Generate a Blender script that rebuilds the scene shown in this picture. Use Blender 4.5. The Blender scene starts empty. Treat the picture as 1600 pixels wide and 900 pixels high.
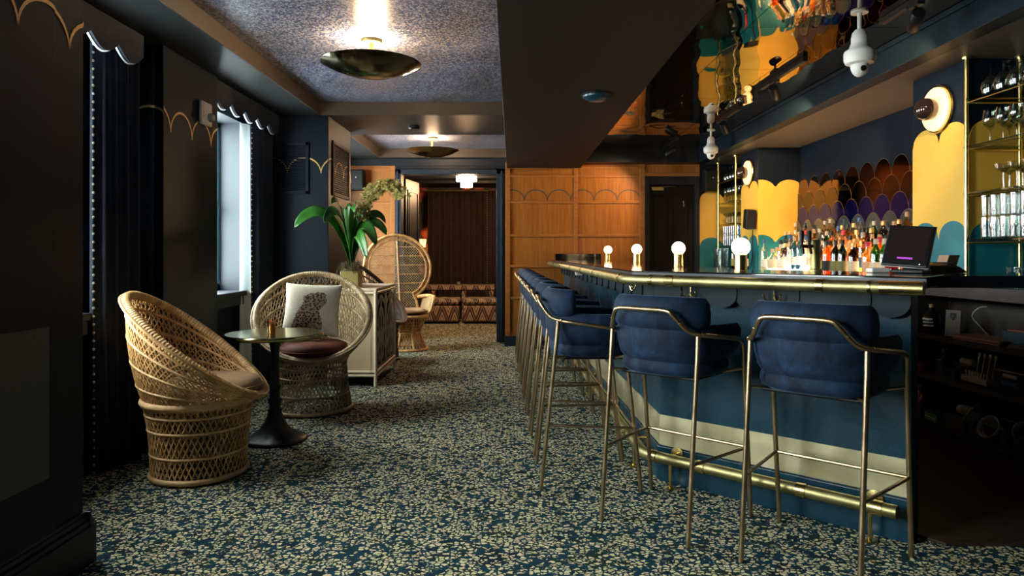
import bpy, bmesh, math, random
from math import sin, cos, pi, sqrt, atan2, radians as R
from mathutils import Vector, Matrix
random.seed(7)
C = bpy.context.scene.collection
SC = bpy.context.scene

# ------------------------------------------------------------ camera, sky, light, exposure
cam_d = bpy.data.cameras.new('camera'); cam = bpy.data.objects.new('camera', cam_d); C.objects.link(cam)
cam.location = (0, 0, 1.25); cam.rotation_euler = (R(90), 0, 0)
cam_d.sensor_width = 36; cam_d.lens = 24.0; cam_d.shift_y = -56/1600; cam_d.clip_start = 0.05
SC.camera = cam
SC.view_settings.view_transform = 'Standard'; SC.view_settings.look = 'None'
SC.view_settings.gamma = 1; SC.view_settings.use_curve_mapping = False
SC.view_settings.exposure = 0.6
SC.cycles.max_bounces = 8; SC.cycles.transparent_max_bounces = 16; SC.cycles.glossy_bounces = 5
SC.cycles.transmission_bounces = 8; SC.cycles.caustics_reflective = False; SC.cycles.caustics_refractive = False
SC.cycles.sample_clamp_indirect = 6; SC.cycles.blur_glossy = 0.5
W = bpy.data.worlds.new('daylight'); SC.world = W; W.use_nodes = True
W.node_tree.nodes['Background'].inputs[0].default_value = (0.98, 0.99, 0.93, 1)
W.node_tree.nodes['Background'].inputs[1].default_value = 30.0
WARM = (1.0, 0.62, 0.30); AMBER = (1.0, 0.55, 0.22)
def light(kind, loc, energy, color=WARM, size=0.05, rot=None, aim=None, spot=None, blend=.6, sy=None, portal=False, name=None):
    d = bpy.data.lights.new(name or kind.lower()+'_light', kind); o = bpy.data.objects.new(name or kind.lower()+'_light', d); C.objects.link(o)
    o.location = loc; d.energy = energy; d.color = color
    if kind == 'AREA':
        d.size = size
        if sy: d.shape = 'RECTANGLE'; d.size_y = sy
        if portal: d.cycles.is_portal = True
    else: d.shadow_soft_size = size
    if kind == 'SPOT': d.spot_size = R(spot or 60); d.spot_blend = blend
    if aim is not None:
        o.rotation_euler = (Vector(aim)-Vector(loc)).to_track_quat('-Z', 'Y').to_euler()
    elif rot: o.rotation_euler = rot
    return o
WINDOWS = [(0.35, 1.75), (2.93, 3.78), (5.22, 6.08), (7.75, 8.95)]     # window openings in the left wall
WZ0, WZ1 = 0.91, 2.40
for a, b in WINDOWS:
    light('AREA', (-2.68, (a+b)/2, (WZ0+WZ1)/2), 1, size=b-a, sy=WZ1-WZ0, rot=(R(90), 0, R(-90)), portal=True, name='window_portal')

# ------------------------------------------------------------ materials
def mat(name, col=(.5, .5, .5), rough=.5, metal=0., emit=None, es=0., spec=.5, trans=0., ior=1.45, sheen=0., sheen_col=None, coat=0.):
    m = bpy.data.materials.new(name); m.use_nodes = True; b = m.node_tree.nodes['Principled BSDF']
    b.inputs['Base Color'].default_value = (*col, 1); b.inputs['Roughness'].default_value = rough
    b.inputs['Metallic'].default_value = metal; b.inputs['Specular IOR Level'].default_value = spec
    b.inputs['Transmission Weight'].default_value = trans; b.inputs['IOR'].default_value = ior
    if sheen: b.inputs['Sheen Weight'].default_value = sheen; b.inputs['Sheen Tint'].default_value = (*(sheen_col or col), 1); b.inputs['Sheen Roughness'].default_value = .35
    if coat: b.inputs['Coat Weight'].default_value = coat; b.inputs['Coat Roughness'].default_value = .05
    if emit: b.inputs['Emission Color'].default_value = (*emit, 1); b.inputs['Emission Strength'].default_value = es
    return m
class NT:
    def __init__(s, m): s.t = m.node_tree; s.b = s.t.nodes['Principled BSDF']; s.out = s.t.nodes['Material Output']
    def n(s, typ, **kw):
        x = s.t.nodes.new(typ)
        for k, v in kw.items():
            if k.startswith('_'): x.inputs[int(k[1:])].default_value = v
            elif k in x.inputs: x.inputs[k].default_value = v
            else: setattr(x, k, v)
        return x
    def l(s, a, b): s.t.links.new(a, b)
    def co(s, scale=(1, 1, 1), rot=(0, 0, 0), kind='Object'):
        c = s.n('ShaderNodeTexCoord'); m = s.n('ShaderNodeMapping'); m.inputs['Scale'].default_value = scale; m.inputs['Rotation'].default_value = rot
        s.l(c.outputs[kind], m.inputs[0]); return m.outputs[0]
    def ramp(s, fac, stops, interp='LINEAR'):
        r = s.n('ShaderNodeValToRGB'); r.color_ramp.interpolation = interp
        while len(r.color_ramp.elements) < len(stops): r.color_ramp.elements.new(.5)
        for e, (p, c) in zip(r.color_ramp.elements, stops): e.position = p; e.color = (*c, 1)
        s.l(fac, r.inputs[0]); return r.outputs[0]
    def mix(s, fac, a, b, mode='MIX'):
        x = s.n('ShaderNodeMix', data_type='RGBA', blend_type=mode)
        for i, v in ((0, fac), (6, a), (7, b)):
            if hasattr(v, 'is_linked'): s.l(v, x.inputs[i])
            else: x.inputs[i].default_value = v if i == 0 else (*v, 1)
        return x.outputs[2]
    def math(s, op, a, b=0.):
        x = s.n('ShaderNodeMath', operation=op)
        for i, v in ((0, a), (1, b)):
            if hasattr(v, 'is_linked'): s.l(v, x.inputs[i])
            else: x.inputs[i].default_value = v
        return x.outputs[0]
    def bump(s, h, strength=.3, dist=.01):
        x = s.n('ShaderNodeBump'); x.inputs['Strength'].default_value = strength; x.inputs['Distance'].default_value = dist
        s.l(h, x.inputs['Height']); s.l(x.outputs[0], s.b.inputs['Normal'])
    def base(s, c): s.l(c, s.b.inputs['Base Color'])
def noisy(m, c1, c2, scale=8, detail=4, bump=0., sc=(1, 1, 1), bd=.01, rough=None, lo=.35, hi=.65):
    t = NT(m); n = t.n('ShaderNodeTexNoise', Scale=scale, Detail=detail); t.l(t.co(sc), n.inputs[0])
    t.base(t.ramp(n.outputs[0], [(lo, c1), (hi, c2)]))
    if bump: t.bump(n.outputs[0], bump, bd)
    if rough: t.l(t.ramp(n.outputs[0], [(.3, (rough[0],)*3), (.7, (rough[1],)*3)]), t.b.inputs['Roughness'])
    return m
M = {}
M['wall'] = noisy(mat('dark_blue_wall_paint', rough=.5, spec=.14), (.004, .008, .014), (.005, .010, .018), 3, 3, .05)
M['trim'] = mat('dark_blue_trim_paint', (.007, .011, .017), .45, spec=.3)
M['ceil'] = noisy(mat('dark_ceiling_paint', rough=.4, spec=.35), (.014, .017, .018), (.017, .020, .021), 4, 2, .03)
M['coffer_edge'] = mat('coffer_edge_paint', (.045, .034, .024), .5, spec=.3)
M['soffitlit'] = mat('lit_soffit_paint', (.10, .08, .06), .45, spec=.3)  # lit soffit copy: the tan light on its underside is put into this colour
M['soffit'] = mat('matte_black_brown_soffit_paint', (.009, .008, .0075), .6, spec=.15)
M['bluefascia'] = mat('blue_fascia_paint', (.007, .015, .022), .45, spec=.15)
M['barpaint'] = noisy(mat('bar_teal_blue_paint', rough=.3), (.005, .033, .054), (.007, .041, .066), 5, 4, .06, rough=(.22, .36))
M['blueframe'] = mat('dark_blue_door_frame', (.007, .018, .034), .4)
M['apron'] = mat('bar_apron_dark_paint', (.009, .020, .027), .45, spec=.2)
M['gold'] = mat('gold_paint', (.62, .38, .13), .35, .6)
M['tealline'] = mat('teal_paint_line', (.03, .07, .075), .5)
M['brass'] = noisy(mat('aged_brass', rough=.3, metal=1.), (.30, .26, .11), (.40, .35, .17), 9, 4, .0, rough=(.38, .52))
M['strip'] = noisy(mat('brushed_brass_sheet', rough=.42, metal=.85), (.48, .43, .25), (.60, .55, .36), 7, 5, .04, rough=(.36, .55))
M['brassframe'] = noisy(mat('satin_brass_tube', rough=.34, metal=1.), (.38, .27, .16), (.46, .34, .21), 10, 3, 0, rough=(.28, .4))
M['polebrass'] = mat('polished_brass_pole', (.72, .55, .22), .25, 1.)
M['dish'] = noisy(mat('dark_polished_brass_dish', rough=.14, metal=1.), (.10, .085, .045), (.16, .13, .07), 6, 4, .05, rough=(.1, .22))
M['black'] = mat('black_plastic', (.006, .006, .007), .45, spec=.3)
M['blackgloss'] = mat('black_gloss_counter', (.006, .006, .008), .07, spec=.7)
M['counterblue'] = mat('dark_stone_counter_edge', (.02, .024, .032), .35)
M['backcounter'] = noisy(mat('aged_purple_brown_counter', rough=.4), (.035, .022, .022), (.05, .035, .034), 14, 4)
M['darkshelf'] = mat('dark_brown_shelf_board', (.035, .028, .024), .5)
M['iron'] = noisy(mat('black_cast_iron', rough=.45, metal=.4), (.012, .012, .013), (.025, .025, .026), 40, 3, .3, bd=.002)
M['white'] = mat('off_white_plastic', (.72, .70, .66), .4)
M['red'] = mat('red_lettering', (.6, .03, .03), .5)
M['screen'] = mat('dark_screen_glass', (.020, .012, .011), .2)
M['purple'] = mat('purple_screen_mark', (.3, .05, .4), .4, emit=(.55, .1, .75), es=.35)
M['copper'] = mat('copper_cup', (.80, .38, .18), .25, 1.)
M['lightblue_shirt'] = mat('blue_label', (.03, .14, .4), .5)
M['green'] = mat('green_card', (.12, .42, .12), .5)
M['orange'] = mat('orange_glaze', (.45, .12, .05), .35)
M['paper'] = mat('kraft_paper', (.62, .36, .24), .7)
M['folder'] = mat('terracotta_folder', (.40, .17, .10), .6)
M['tealbox'] = mat('teal_box_card', (.03, .10, .14), .55)
M['cardgrey'] = mat('grey_card', (.22, .19, .16), .6)
M['cream'] = mat('cream_enamel', (.55, .50, .42), .4)
M['shade'] = mat('cream_mat_towel', (.5, .48, .44), .9)
M['yellow'] = noisy(mat('mustard_yellow_wall_paint', rough=.45), (.72, .42, .055), (.78, .47, .07), 3, 3)
M['teal'] = noisy(mat('teal_wall_paint', rough=.4), (.005, .13, .16), (.012, .19, .22), 5, 4)
M['winframe'] = mat('blue_green_window_frame', (.02, .05, .065), .35)
M['reveal'] = mat('blue_grey_window_reveal', (.035, .046, .056), .5, spec=.3)

# carpet: animal-spot blotches, cream on teal navy
m = mat('leopard_carpet', rough=.95, spec=.1); t = NT(m); M['carpet'] = m
c0 = t.co((1, 1, 1)); nd = t.n('ShaderNodeTexNoise', Scale=40., Detail=2.); t.l(c0, nd.inputs[0])
dd = t.n('ShaderNodeVectorMath', operation='SCALE'); dd.inputs[3].default_value = .028; t.l(nd.outputs[1], dd.inputs[0])
ad = t.n('ShaderNodeVectorMath', operation='ADD'); t.l(c0, ad.inputs[0]); t.l(dd.outputs[0], ad.inputs[1])
mp_ = t.n('ShaderNodeMapping'); mp_.inputs['Scale'].default_value = (.82, 1., 1.); t.l(ad.outputs[0], mp_.inputs[0])
v = t.n('ShaderNodeTexVoronoi', Scale=50.); v.feature = 'F1'; t.l(mp_.outputs[0], v.inputs[0])
ve = t.n('ShaderNodeTexVoronoi', Scale=50.); ve.feature = 'DISTANCE_TO_EDGE'; t.l(mp_.outputs[0], ve.inputs[0])
n3 = t.n('ShaderNodeTexNoise', Scale=7., Detail=2.); t.l(c0, n3.inputs[0])
edge = t.ramp(ve.outputs[0], [(.11, (0, 0, 0)), (.18, (1, 1, 1))])
sc_ = t.n('ShaderNodeSeparateColor'); t.l(v.outputs[1], sc_.inputs[0])
pick = t.ramp(sc_.outputs[0], [(.24, (0, 0, 0)), (.26, (1, 1, 1))])
core = t.ramp(v.outputs[0], [(.16, (0, 0, 0)), (.22, (1, 1, 1))]); isring = t.ramp(sc_.outputs[1], [(.60, (1, 1, 1)), (.62, (0, 0, 0))])
hole = t.mix(1., core, isring, 'LIGHTEN')
fac = t.mix(1., t.mix(1., edge, pick, 'MULTIPLY'), hole, 'MULTIPLY')
dark = t.ramp(n3.outputs[0], [(.35, (.009, .019, .025)), (.5, (.009, .042, .062)), (.62, (.014, .030, .026))])
lite = t.ramp(v.outputs[1], [(.2, (.72, .61, .37)), (.6, (.62, .60, .32)), (.85, (.74, .56, .36))])
t.base(t.mix(fac, dark, lite)); t.bump(fac, .35, .004)

# star speckle ceiling paper
m = mat('speckled_ceiling_paper', rough=.30, spec=.6); t = NT(m); M['stars'] = m
c0 = t.co(); v = t.n('ShaderNodeTexVoronoi', Scale=70.); t.l(c0, v.inputs[0]); n3 = t.n('ShaderNodeTexNoise', Scale=2.2, Detail=4.); t.l(c0, n3.inputs[0])
nn = t.n('ShaderNodeTexNoise', Scale=75., Detail=3.5); t.l(c0, nn.inputs[0])
dots = t.ramp(v.outputs[0], [(.10, (1, 1, 1)), (.20, (0, 0, 0))]); fine = t.ramp(nn.outputs[0], [(.49, (0, 0, 0)), (.57, (1, 1, 1))])
bg = t.ramp(n3.outputs[0], [(.35, (.025, .055, .13)), (.65, (.012, .022, .045))])
sp = t.mix(.8, fine, t.ramp(n3.outputs[0], [(.3, (.8, .8, .8)), (.7, (.35, .35, .35))]), 'MULTIPLY')
c1 = t.mix(sp, bg, (.34, .33, .36)); t.base(t.mix(dots, c1, (.85, .72, .62))); t.bump(nn.outputs[0], .25, .002)

# oak panels
m = mat('oak_panel', rough=.42); t = NT(m); M['oak'] = m
w = t.n('ShaderNodeTexNoise', Scale=6., Detail=6.); t.l(t.co((9, 9, .5)), w.inputs[0])
t.base(t.ramp(w.outputs[0], [(.3, (.27, .082, .010)), (.5, (.33, .112, .014)), (.72, (.40, .145, .022))])); t.bump(w.outputs[0], .08, .003)
m = mat('oak_rail', rough=.4); t = NT(m); M['oakrail'] = m
w = t.n('ShaderNodeTexNoise', Scale=6., Detail=5.); t.l(t.co((1, 1, 9)), w.inputs[0]); t.base(t.ramp(w.outputs[0], [(.3, (.28, .09, .016)), (.7, (.40, .15, .03))]))
# velvet
def velvet(name, c1, c2, sh):
    m = mat(name, rough=.75, spec=.25, sheen=.3, sheen_col=sh); t = NT(m)
    n = t.n('ShaderNodeTexNoise', Scale=7., Detail=6., Roughness=.72, Distortion=.8); t.l(t.co(), n.inputs[0])
    t.base(t.ramp(n.outputs[0], [(.36, c1), (.52, tuple((a*.6+b*.4) for a, b in zip(c1, c2))), (.68, c2)])); t.bump(n.outputs[0], .25, .012); return m
M['velvet'] = velvet('blue_crushed_velvet', (.002, .006, .017), (.012, .038, .090), (.22, .38, .60))
M['rust'] = velvet('rust_brown_velvet', (.060, .014, .007), (.13, .035, .016), (.3, .12, .07))
M['tan'] = velvet('tan_velvet', (.36, .20, .10), (.46, .28, .15), (.6, .45, .3))
M['drape'] = velvet('navy_black_drape', (.012, .017, .030), (.024, .032, .050), (.14, .2, .3))
M['browndrape'] = velvet('brown_black_drape', (.035, .022, .017), (.06, .04, .032), (.3, .2, .15))
M['lining'] = mat('white_curtain_lining', (.80, .84, .85), .9)
_t = M['lining'].node_tree; _x = _t.nodes.new('ShaderNodeBsdfTranslucent'); _x.inputs[0].default_value = (.8, .86, .88, 1); _m = _t.nodes.new('ShaderNodeMixShader'); _m.inputs[0].default_value = .5
_t.links.new(_t.nodes['Principled BSDF'].outputs[0], _m.inputs[1]); _t.links.new(_x.outputs[0], _m.inputs[2]); _t.links.new(_m.outputs[0], _t.nodes['Material Output'].inputs[0])
M['pom'] = mat('cream_pompom_yarn', (.36, .31, .22), .9)
# wicker
def wick(name, c1, c2):
    m = noisy(mat(name, rough=.5), c1, c2, 18, 4); return m
M['wicker'] = wick('honey_rattan', (.50, .26, .085), (.80, .48, .19))
M['wickerlight'] = wick('pale_rattan_wrap', (.66, .38, .16), (.86, .56, .28))
M['wicker2'] = wick('grey_honey_rattan', (.30, .20, .10), (.52, .38, .20))
M['wickerdark'] = wick('dark_stained_rattan', (.045, .022, .010), (.11, .06, .03))
M['bamboo'] = mat('whitewashed_bamboo', (.80, .66, .48), .45)
m = mat('woven_cane_panel', rough=.6); t = NT(m); M['cane'] = m
a = t.n('ShaderNodeTexWave', Scale=55.); a.bands_direction = 'Z'; t.l(t.co(), a.inputs[0]); b2 = t.n('ShaderNodeTexWave', Scale=55.); b2.bands_direction = 'X'; t.l(t.co(), b2.inputs[0])
f = t.math('MULTIPLY', a.outputs[1], b2.outputs[1]); t.base(t.ramp(f, [(.05, (.50, .37, .21)), (.5, (.82, .64, .40))])); t.bump(f, .4, .002)
m = mat('weave_panel', rough=.6); t = NT(m); M['weave'] = m
a = t.n('ShaderNodeTexWave', Scale=22.); a.bands_direction = 'DIAGONAL'; t.l(t.co(), a.inputs[0]); t.base(t.ramp(a.outputs[1], [(.2, (.22, .13, .055)), (.7, (.50, .34, .17))])); t.bump(a.outputs[1], .5, .004)
# linen pillow
M['linen'] = noisy(mat('cream_linen', rough=.9), (.62, .56, .42), (.70, .64, .49), 60, 2, .1)
m = mat('spotted_cat_print', rough=.9); t = NT(m); M['catprint'] = m
v = t.n('ShaderNodeTexVoronoi', Scale=60.); t.l(t.co(), v.inputs[0]); t.base(t.ramp(v.outputs[0], [(.22, (.03, .018, .010)), (.32, (.02, .012, .008)), (.5, (.26, .17, .10)), (.7, (.40, .29, .18))]))
# flame stitch
m = mat('flame_stitch_fabric', rough=.8); t = NT(m); M['flame'] = m
cc = t.n('ShaderNodeTexCoord'); sx = t.n('ShaderNodeSeparateXYZ'); t.l(cc.outputs['Object'], sx.inputs[0])
xy = t.math('ADD', sx.outputs[0], sx.outputs[1]); tri = t.math('PINGPONG', t.math('MULTIPLY', xy, 4.6), .5)
zz = t.math('ADD', t.math('MULTIPLY', sx.outputs[2], 3.0), t.math('MULTIPLY', tri, 1.7)); fr = t.math('FRACT', zz)
t.base(t.ramp(fr, [(0, (.02, .015, .015)), (.14, (.24, .09, .03)), (.26, (.46, .34, .20)), (.40, (.05, .12, .20)), (.52, (.50, .42, .30)), (.62, (.26, .10, .03)), (.72, (.02, .02, .03)), (.84, (.12, .18, .24)), (.93, (.34, .16, .06))], 'CONSTANT'))
# floral
m = mat('dark_floral_paper', rough=.6); t = NT(m); M['floral'] = m
cn = t.n('ShaderNodeTexNoise', Scale=7.); t.l(t.co(), cn.inputs[0]); cm = t.mix(.12, (0, 0, 0), (0, 0, 0)); mx = t.n('ShaderNodeMix', data_type='VECTOR'); mx.inputs[0].default_value = .12
t.l(t.co(), mx.inputs[4]); t.l(cn.outputs[1], mx.inputs[5]); v = t.n('ShaderNodeTexVoronoi', Scale=4.5); t.l(mx.outputs[1], v.inputs[0])
t.base(t.ramp(v.outputs[0], [(.12, (.75, .32, .16)), (.3, (.55, .10, .06)), (.42, (.30, .06, .05)), (.5, (.03, .03, .02))]))
# perforated grille
def perf(name, base, hole, sc):
    m = mat(name, rough=.4); t = NT(m); co = t.co((sc, sc, sc), (R(45), 0, 0))
    w1 = t.n('ShaderNodeTexVoronoi', Scale=1., Randomness=0.); t.l(t.co((sc, sc, sc)), w1.inputs[0])
    t.base(t.ramp(w1.outputs[0], [(.34, hole), (.42, base)])); t.bump(w1.outputs[0], .5, .003); return m
M['grille'] = perf('perforated_metal_grille', (.022, .026, .029), (.0005, .0005, .001), 62)
M['basket'] = perf('perforated_black_plastic', (.015, .015, .017), (.12, .09, .06), 60)
M['rubber'] = perf('perforated_rubber_mat', (.045, .028, .022), (.006, .004, .003), 34)
# mirror ceiling
m = mat('smoked_mirror_tile', (.36, .28, .18), .02, 1.); t = NT(m); M['mirrorceil'] = m
n = t.n('ShaderNodeTexNoise', Scale=1.9, Detail=1.2); t.l(t.co((1, .8, 1)), n.inputs[0]); t.bump(n.outputs[0], .42, .032)
# thin glass
def thin(name, tint, gl=.10, rough=.02, edge=1.35):
    m = bpy.data.materials.new(name); m.use_nodes = True; nt = m.node_tree; nt.nodes.remove(nt.nodes['Principled BSDF']); o = nt.nodes['Material Output']
    tr = nt.nodes.new('ShaderNodeBsdfTransparent'); tr.inputs[0].default_value = (*tint, 1); g = nt.nodes.new('ShaderNodeBsdfGlossy'); g.inputs['Roughness'].default_value = rough
    lw = nt.nodes.new('ShaderNodeLayerWeight'); lw.inputs[0].default_value = .35; mx = nt.nodes.new('ShaderNodeMixShader')
    mm = nt.nodes.new('ShaderNodeMath'); mm.operation = 'MULTIPLY_ADD'; mm.inputs[1].default_value = .75*edge/1.35; mm.inputs[2].default_value = gl
    nt.links.new(lw.outputs['Facing'], mm.inputs[0]); nt.links.new(mm.outputs[0], mx.inputs[0])
    nt.links.new(tr.outputs[0], mx.inputs[1]); nt.links.new(g.outputs[0], mx.inputs[2]); nt.links.new(mx.outputs[0], o.inputs[0]); return m
M['pane'] = thin('window_glass', (.92, .96, .98), .04, .01, .6)
M['glass'] = thin('clear_drinking_glass', (.90, .93, .92), .06)
M['shelfglass'] = thin('green_tint_shelf_glass', (.62, .74, .68), .08, .02)
M['smokeglobe'] = mat('smoked_black_glass', (.02, .012, .010), .04, spec=.9, coat=.6)
LIQ = {'clear': ((.93, .92, .86), .97), 'amber': ((.86, .46, .14), .9), 'whisky': ((.92, .62, .26), .9), 'green': ((.06, .38, .07), .85), 'dark green': ((.02, .07, .03), .5),
       'brown': ((.09, .03, .012), .5), 'red': ((.40, .02, .02), .7), 'pale gold': ((.93, .74, .38), .92), 'blue': ((.10, .30, .42), .9)}
for k, (c, tr) in LIQ.items(): M['b_'+k] = thin(k.replace(' ', '_')+'_bottle_glass', tuple(min(1, x**.75) for x in c), .10, .06, .8)
def liquor(k, c):
    m = bpy.data.materials.new(k.replace(' ', '_')+'_liquor'); m.use_nodes = True; nt = m.node_tree; nt.nodes.remove(nt.nodes['Principled BSDF'])
    a = nt.nodes.new('ShaderNodeBsdfTransparent'); b = nt.nodes.new('ShaderNodeBsdfTranslucent'); mx = nt.nodes.new('ShaderNodeMixShader'); mx.inputs[0].default_value = .4
    a.inputs[0].default_value = (*c, 1); b.inputs[0].default_value = (*c, 1); nt.links.new(a.outputs[0], mx.inputs[1]); nt.links.new(b.outputs[0], mx.inputs[2]); nt.links.new(mx.outputs[0], nt.nodes['Material Output'].inputs[0]); return m
for k, (c, tr) in LIQ.items(): M['l_'+k] = liquor(k, c)
CAPS = {'black': (.01, .01, .01), 'red': (.38, .02, .03), 'gold': (.65, .42, .15), 'cork': (.48, .30, .16), 'white': (.42, .38, .31), 'blue': (.03, .07, .22)}
for k, c in CAPS.items(): M['c_'+k] = mat(k+'_bottle_cap', c, .35, .5 if k == 'gold' else 0)
LABS = {'cream': (.72, .62, .44), 'white': (.80, .78, .72), 'black': (.02, .02, .02), 'olive': (.20, .20, .07), 'peach': (.72, .42, .25), 'blue': (.04, .12, .25)}
for k, c in LABS.items(): M['p_'+k] = noisy(mat(k+'_paper_label', c, .7), c, tuple(x*.8 for x in c), 60, 2)
M['bulb'] = mat('glowing_opal_globe', (.9, .8, .7), .4, emit=(1.0, .66, .36), es=16)
M['plate'] = mat('glowing_sconce_plate', (.80, .62, .36), .4, emit=(1.0, .52, .20), es=1.1)
M['crystal'] = mat('lit_crystal_shade', (.9, .8, .7), .2, emit=(1.0, .60, .30), es=9)
M['step'] = mat('backlit_opal_step', (.9, .85, .75), .4, emit=(1.0, .76, .46), es=13.0)
M['leaf'] = noisy(mat('glossy_orchid_leaf', rough=.3), (.015, .075, .010), (.045, .19, .022), 5, 3)
M['bloom'] = noisy(mat('yellow_green_orchid_bloom', rough=.6), (.20, .16, .03), (.42, .34, .08), 60, 2)
M['moss'] = noisy(mat('dry_moss', rough=1.), (.08, .055, .025), (.16, .12, .06), 90, 4, .8)
M['planter'] = mat('brass_planter', (.42, .34, .12), .4, .8)
MR = [mat('copper_mirror', (.11, .055, .03), .06, 1.), mat('bronze_smoked_mirror', (.06, .042, .03), .06, 1.), mat('cobalt_mirror', (.010, .022, .34), .10, .95), mat('silver_grey_mirror', (.07, .10, .105), .06, .6)]
M['scaleedge'] = mat('thin_gold_edge', (.75, .5, .25), .3, 1.)

# ------------------------------------------------------------ mesh helpers
class MB:
    def __init__(s): s.v = []; s.f = []; s.mi = []
    def add(s, vs, fs, mi=0):
        b = len(s.v); s.v += [tuple(x) for x in vs]; s.f += [tuple(b+i for i in f) for f in fs]; s.mi += [mi]*len(fs); return s
    def box(s, x0, x1, y0, y1, z0, z1, mi=0):
        return s.add([(x0, y0, z0), (x1, y0, z0), (x1, y1, z0), (x0, y1, z0), (x0, y0, z1), (x1, y0, z1), (x1, y1, z1), (x0, y1, z1)],
                     [(0, 3, 2, 1), (4, 5, 6, 7), (0, 1, 5, 4), (1, 2, 6, 5), (2, 3, 7, 6), (3, 0, 4, 7)], mi)
    def bx(s, c, d, rz=0, mi=0, M4=None):
        mm = M4 or Matrix.Rotation(rz, 4, 'Z'); vs = []
        for k in range(8):
            p = Vector(((1 if k in (1, 2, 5, 6) else -1)*d[0]/2, (1 if k in (2, 3, 6, 7) else -1)*d[1]/2, (1 if k > 3 else -1)*d[2]/2))
            vs.append(Vector(c)+(mm @ p))
        return s.add(vs, [(0, 3, 2, 1), (4, 5, 6, 7), (0, 1, 5, 4), (1, 2, 6, 5), (2, 3, 7, 6), (3, 0, 4, 7)], mi)
    def prism(s, poly, z0, z1, mi=0):
        n = len(poly); area = sum(poly[i][0]*poly[(i+1) % n][1]-poly[(i+1) % n][0]*poly[i][1] for i in range(n))
        if area < 0: poly = poly[::-1]
        vs = [(x, y, z0) for x, y in poly]+[(x, y, z1) for x, y in poly]
        return s.add(vs, [tuple(range(n))[::-1], tuple(range(n, 2*n))]+[(i, (i+1) % n, n+(i+1) % n, n+i) for i in range(n)], mi)
    def tube(s, pts, r, k=8, closed=False, mi=0, caps=True):
        P = [Vector(p) for p in pts]; n = len(P); rr = r if isinstance(r, (list, tuple)) else [r]*n
        up = None; b = len(s.v); rows = []
        for i in range(n):
            d = (P[(i+1) % n]-P[i-1]) if closed else (P[min(i+1, n-1)]-P[max(i-1, 0)])
            if d.length < 1e-9: d = Vector((0, 0, 1))
            d.normalize()
            if up is None: up = Vector((0, 0, 1)) if abs(d.z) < .9 else Vector((1, 0, 0))
            a = d.cross(up)
            if a.length < 1e-6: a = d.orthogonal()
            a.normalize(); up = a.cross(d); up.normalize(); up = up if True else up
            rows.append([P[i]+(a*cos(2*pi*j/k)+up*sin(2*pi*j/k))*rr[i] for j in range(k)])
        vs = [p for row in rows for p in row]; fs = []
        for i in range(n if closed else n-1):
            i2 = (i+1) % n
            for j in range(k): fs.append((i*k+j, i*k+(j+1) % k, i2*k+(j+1) % k, i2*k+j))
        if not closed and caps: fs += [tuple(range(k))[::-1], tuple(range((n-1)*k, n*k))]
        return s.add(vs, fs, mi)
    def lathe(s, prof, k=20, c=(0, 0, 0), mi=0, cap=True, ax=None):
        vs = []
        for r, z in prof:
            for j in range(k):
                p = Vector((r*cos(2*pi*j/k), r*sin(2*pi*j/k), z))
                if ax is not None: p = ax @ p
                vs.append(Vector(c)+p)
        fs = [(i*k+j, i*k+(j+1) % k, (i+1)*k+(j+1) % k, (i+1)*k+j) for i in range(len(prof)-1) for j in range(k)]
        if cap:
            if prof[0][0] > 1e-6: fs.append(tuple(range(k))[::-1])
            if prof[-1][0] > 1e-6: fs.append(tuple(range((len(prof)-1)*k, len(prof)*k)))
        return s.add(vs, fs, mi)
    def ball(s, c, r, k=12, m=8, mi=0, sc=(1, 1, 1)):
        vs = [(c[0]+r*sc[0]*sin(pi*i/m)*cos(2*pi*j/k), c[1]+r*sc[1]*sin(pi*i/m)*sin(2*pi*j/k), c[2]-r*sc[2]*cos(pi*i/m)) for i in range(m+1) for j in range(k)]
        return s.add(vs, [(i*k+j, i*k+(j+1) % k, (i+1)*k+(j+1) % k, (i+1)*k+j) for i in range(m) for j in range(k)], mi)
    def grid(s, fn, nu, nv, closed_u=False, mi=0):
        vs = [fn(i/nu, j/nv) for j in range(nv+1) for i in range(nu if closed_u else nu+1)]; w = nu if closed_u else nu+1; fs = []
        for j in range(nv):
            for i in range(nu): fs.append((j*w+i, j*w+(i+1) % w, (j+1)*w+(i+1) % w, (j+1)*w+i))
        return s.add(vs, fs, mi)
def obj(name, mb, m, parent=None, smooth=False, bevel=0, solid=0, loc=None, sub=0):
    me = bpy.data.meshes.new(name); me.from_pydata(mb.v, [], mb.f)
    for x in (m if isinstance(m, (list, tuple)) else [m]): me.materials.append(x)
    if any(mb.mi): me.polygons.foreach_set('material_index', mb.mi)
    bm = bmesh.new(); bm.from_mesh(me); bmesh.ops.remove_doubles(bm, verts=bm.verts, dist=1e-5)
    bmesh.ops.recalc_face_normals(bm, faces=bm.faces); bm.to_mesh(me); bm.free()
    if smooth:
        me.polygons.foreach_set('use_smooth', [True]*len(me.polygons))
        if smooth != 'all': me.set_sharp_from_angle(angle=R(42))
    o = bpy.data.objects.new(name, me); C.objects.link(o)
    if parent: o.parent = parent
    if loc: o.location = loc
    if solid: x = o.modifiers.new('solid', 'SOLIDIFY'); x.thickness = solid; x.offset = 0
    if bevel: x = o.modifiers.new('bevel', 'BEVEL'); x.width = bevel; x.segments = 2; x.limit_method = 'ANGLE'
    if sub: x = o.modifiers.new('sub', 'SUBSURF'); x.levels = sub; x.render_levels = sub
    return o
def tag(o, label, cat, group=None):
    o['label'] = label; o['category'] = cat
    if group: o['group'] = group
    return o
def thing(name, label, cat, loc=(0, 0, 0), rz=0, group=None):
    o = bpy.data.objects.new(name, None); C.objects.link(o); o.location = loc; o.rotation_euler = (0, 0, rz); o.empty_display_size = .05
    return tag(o, label, cat, group)
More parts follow.
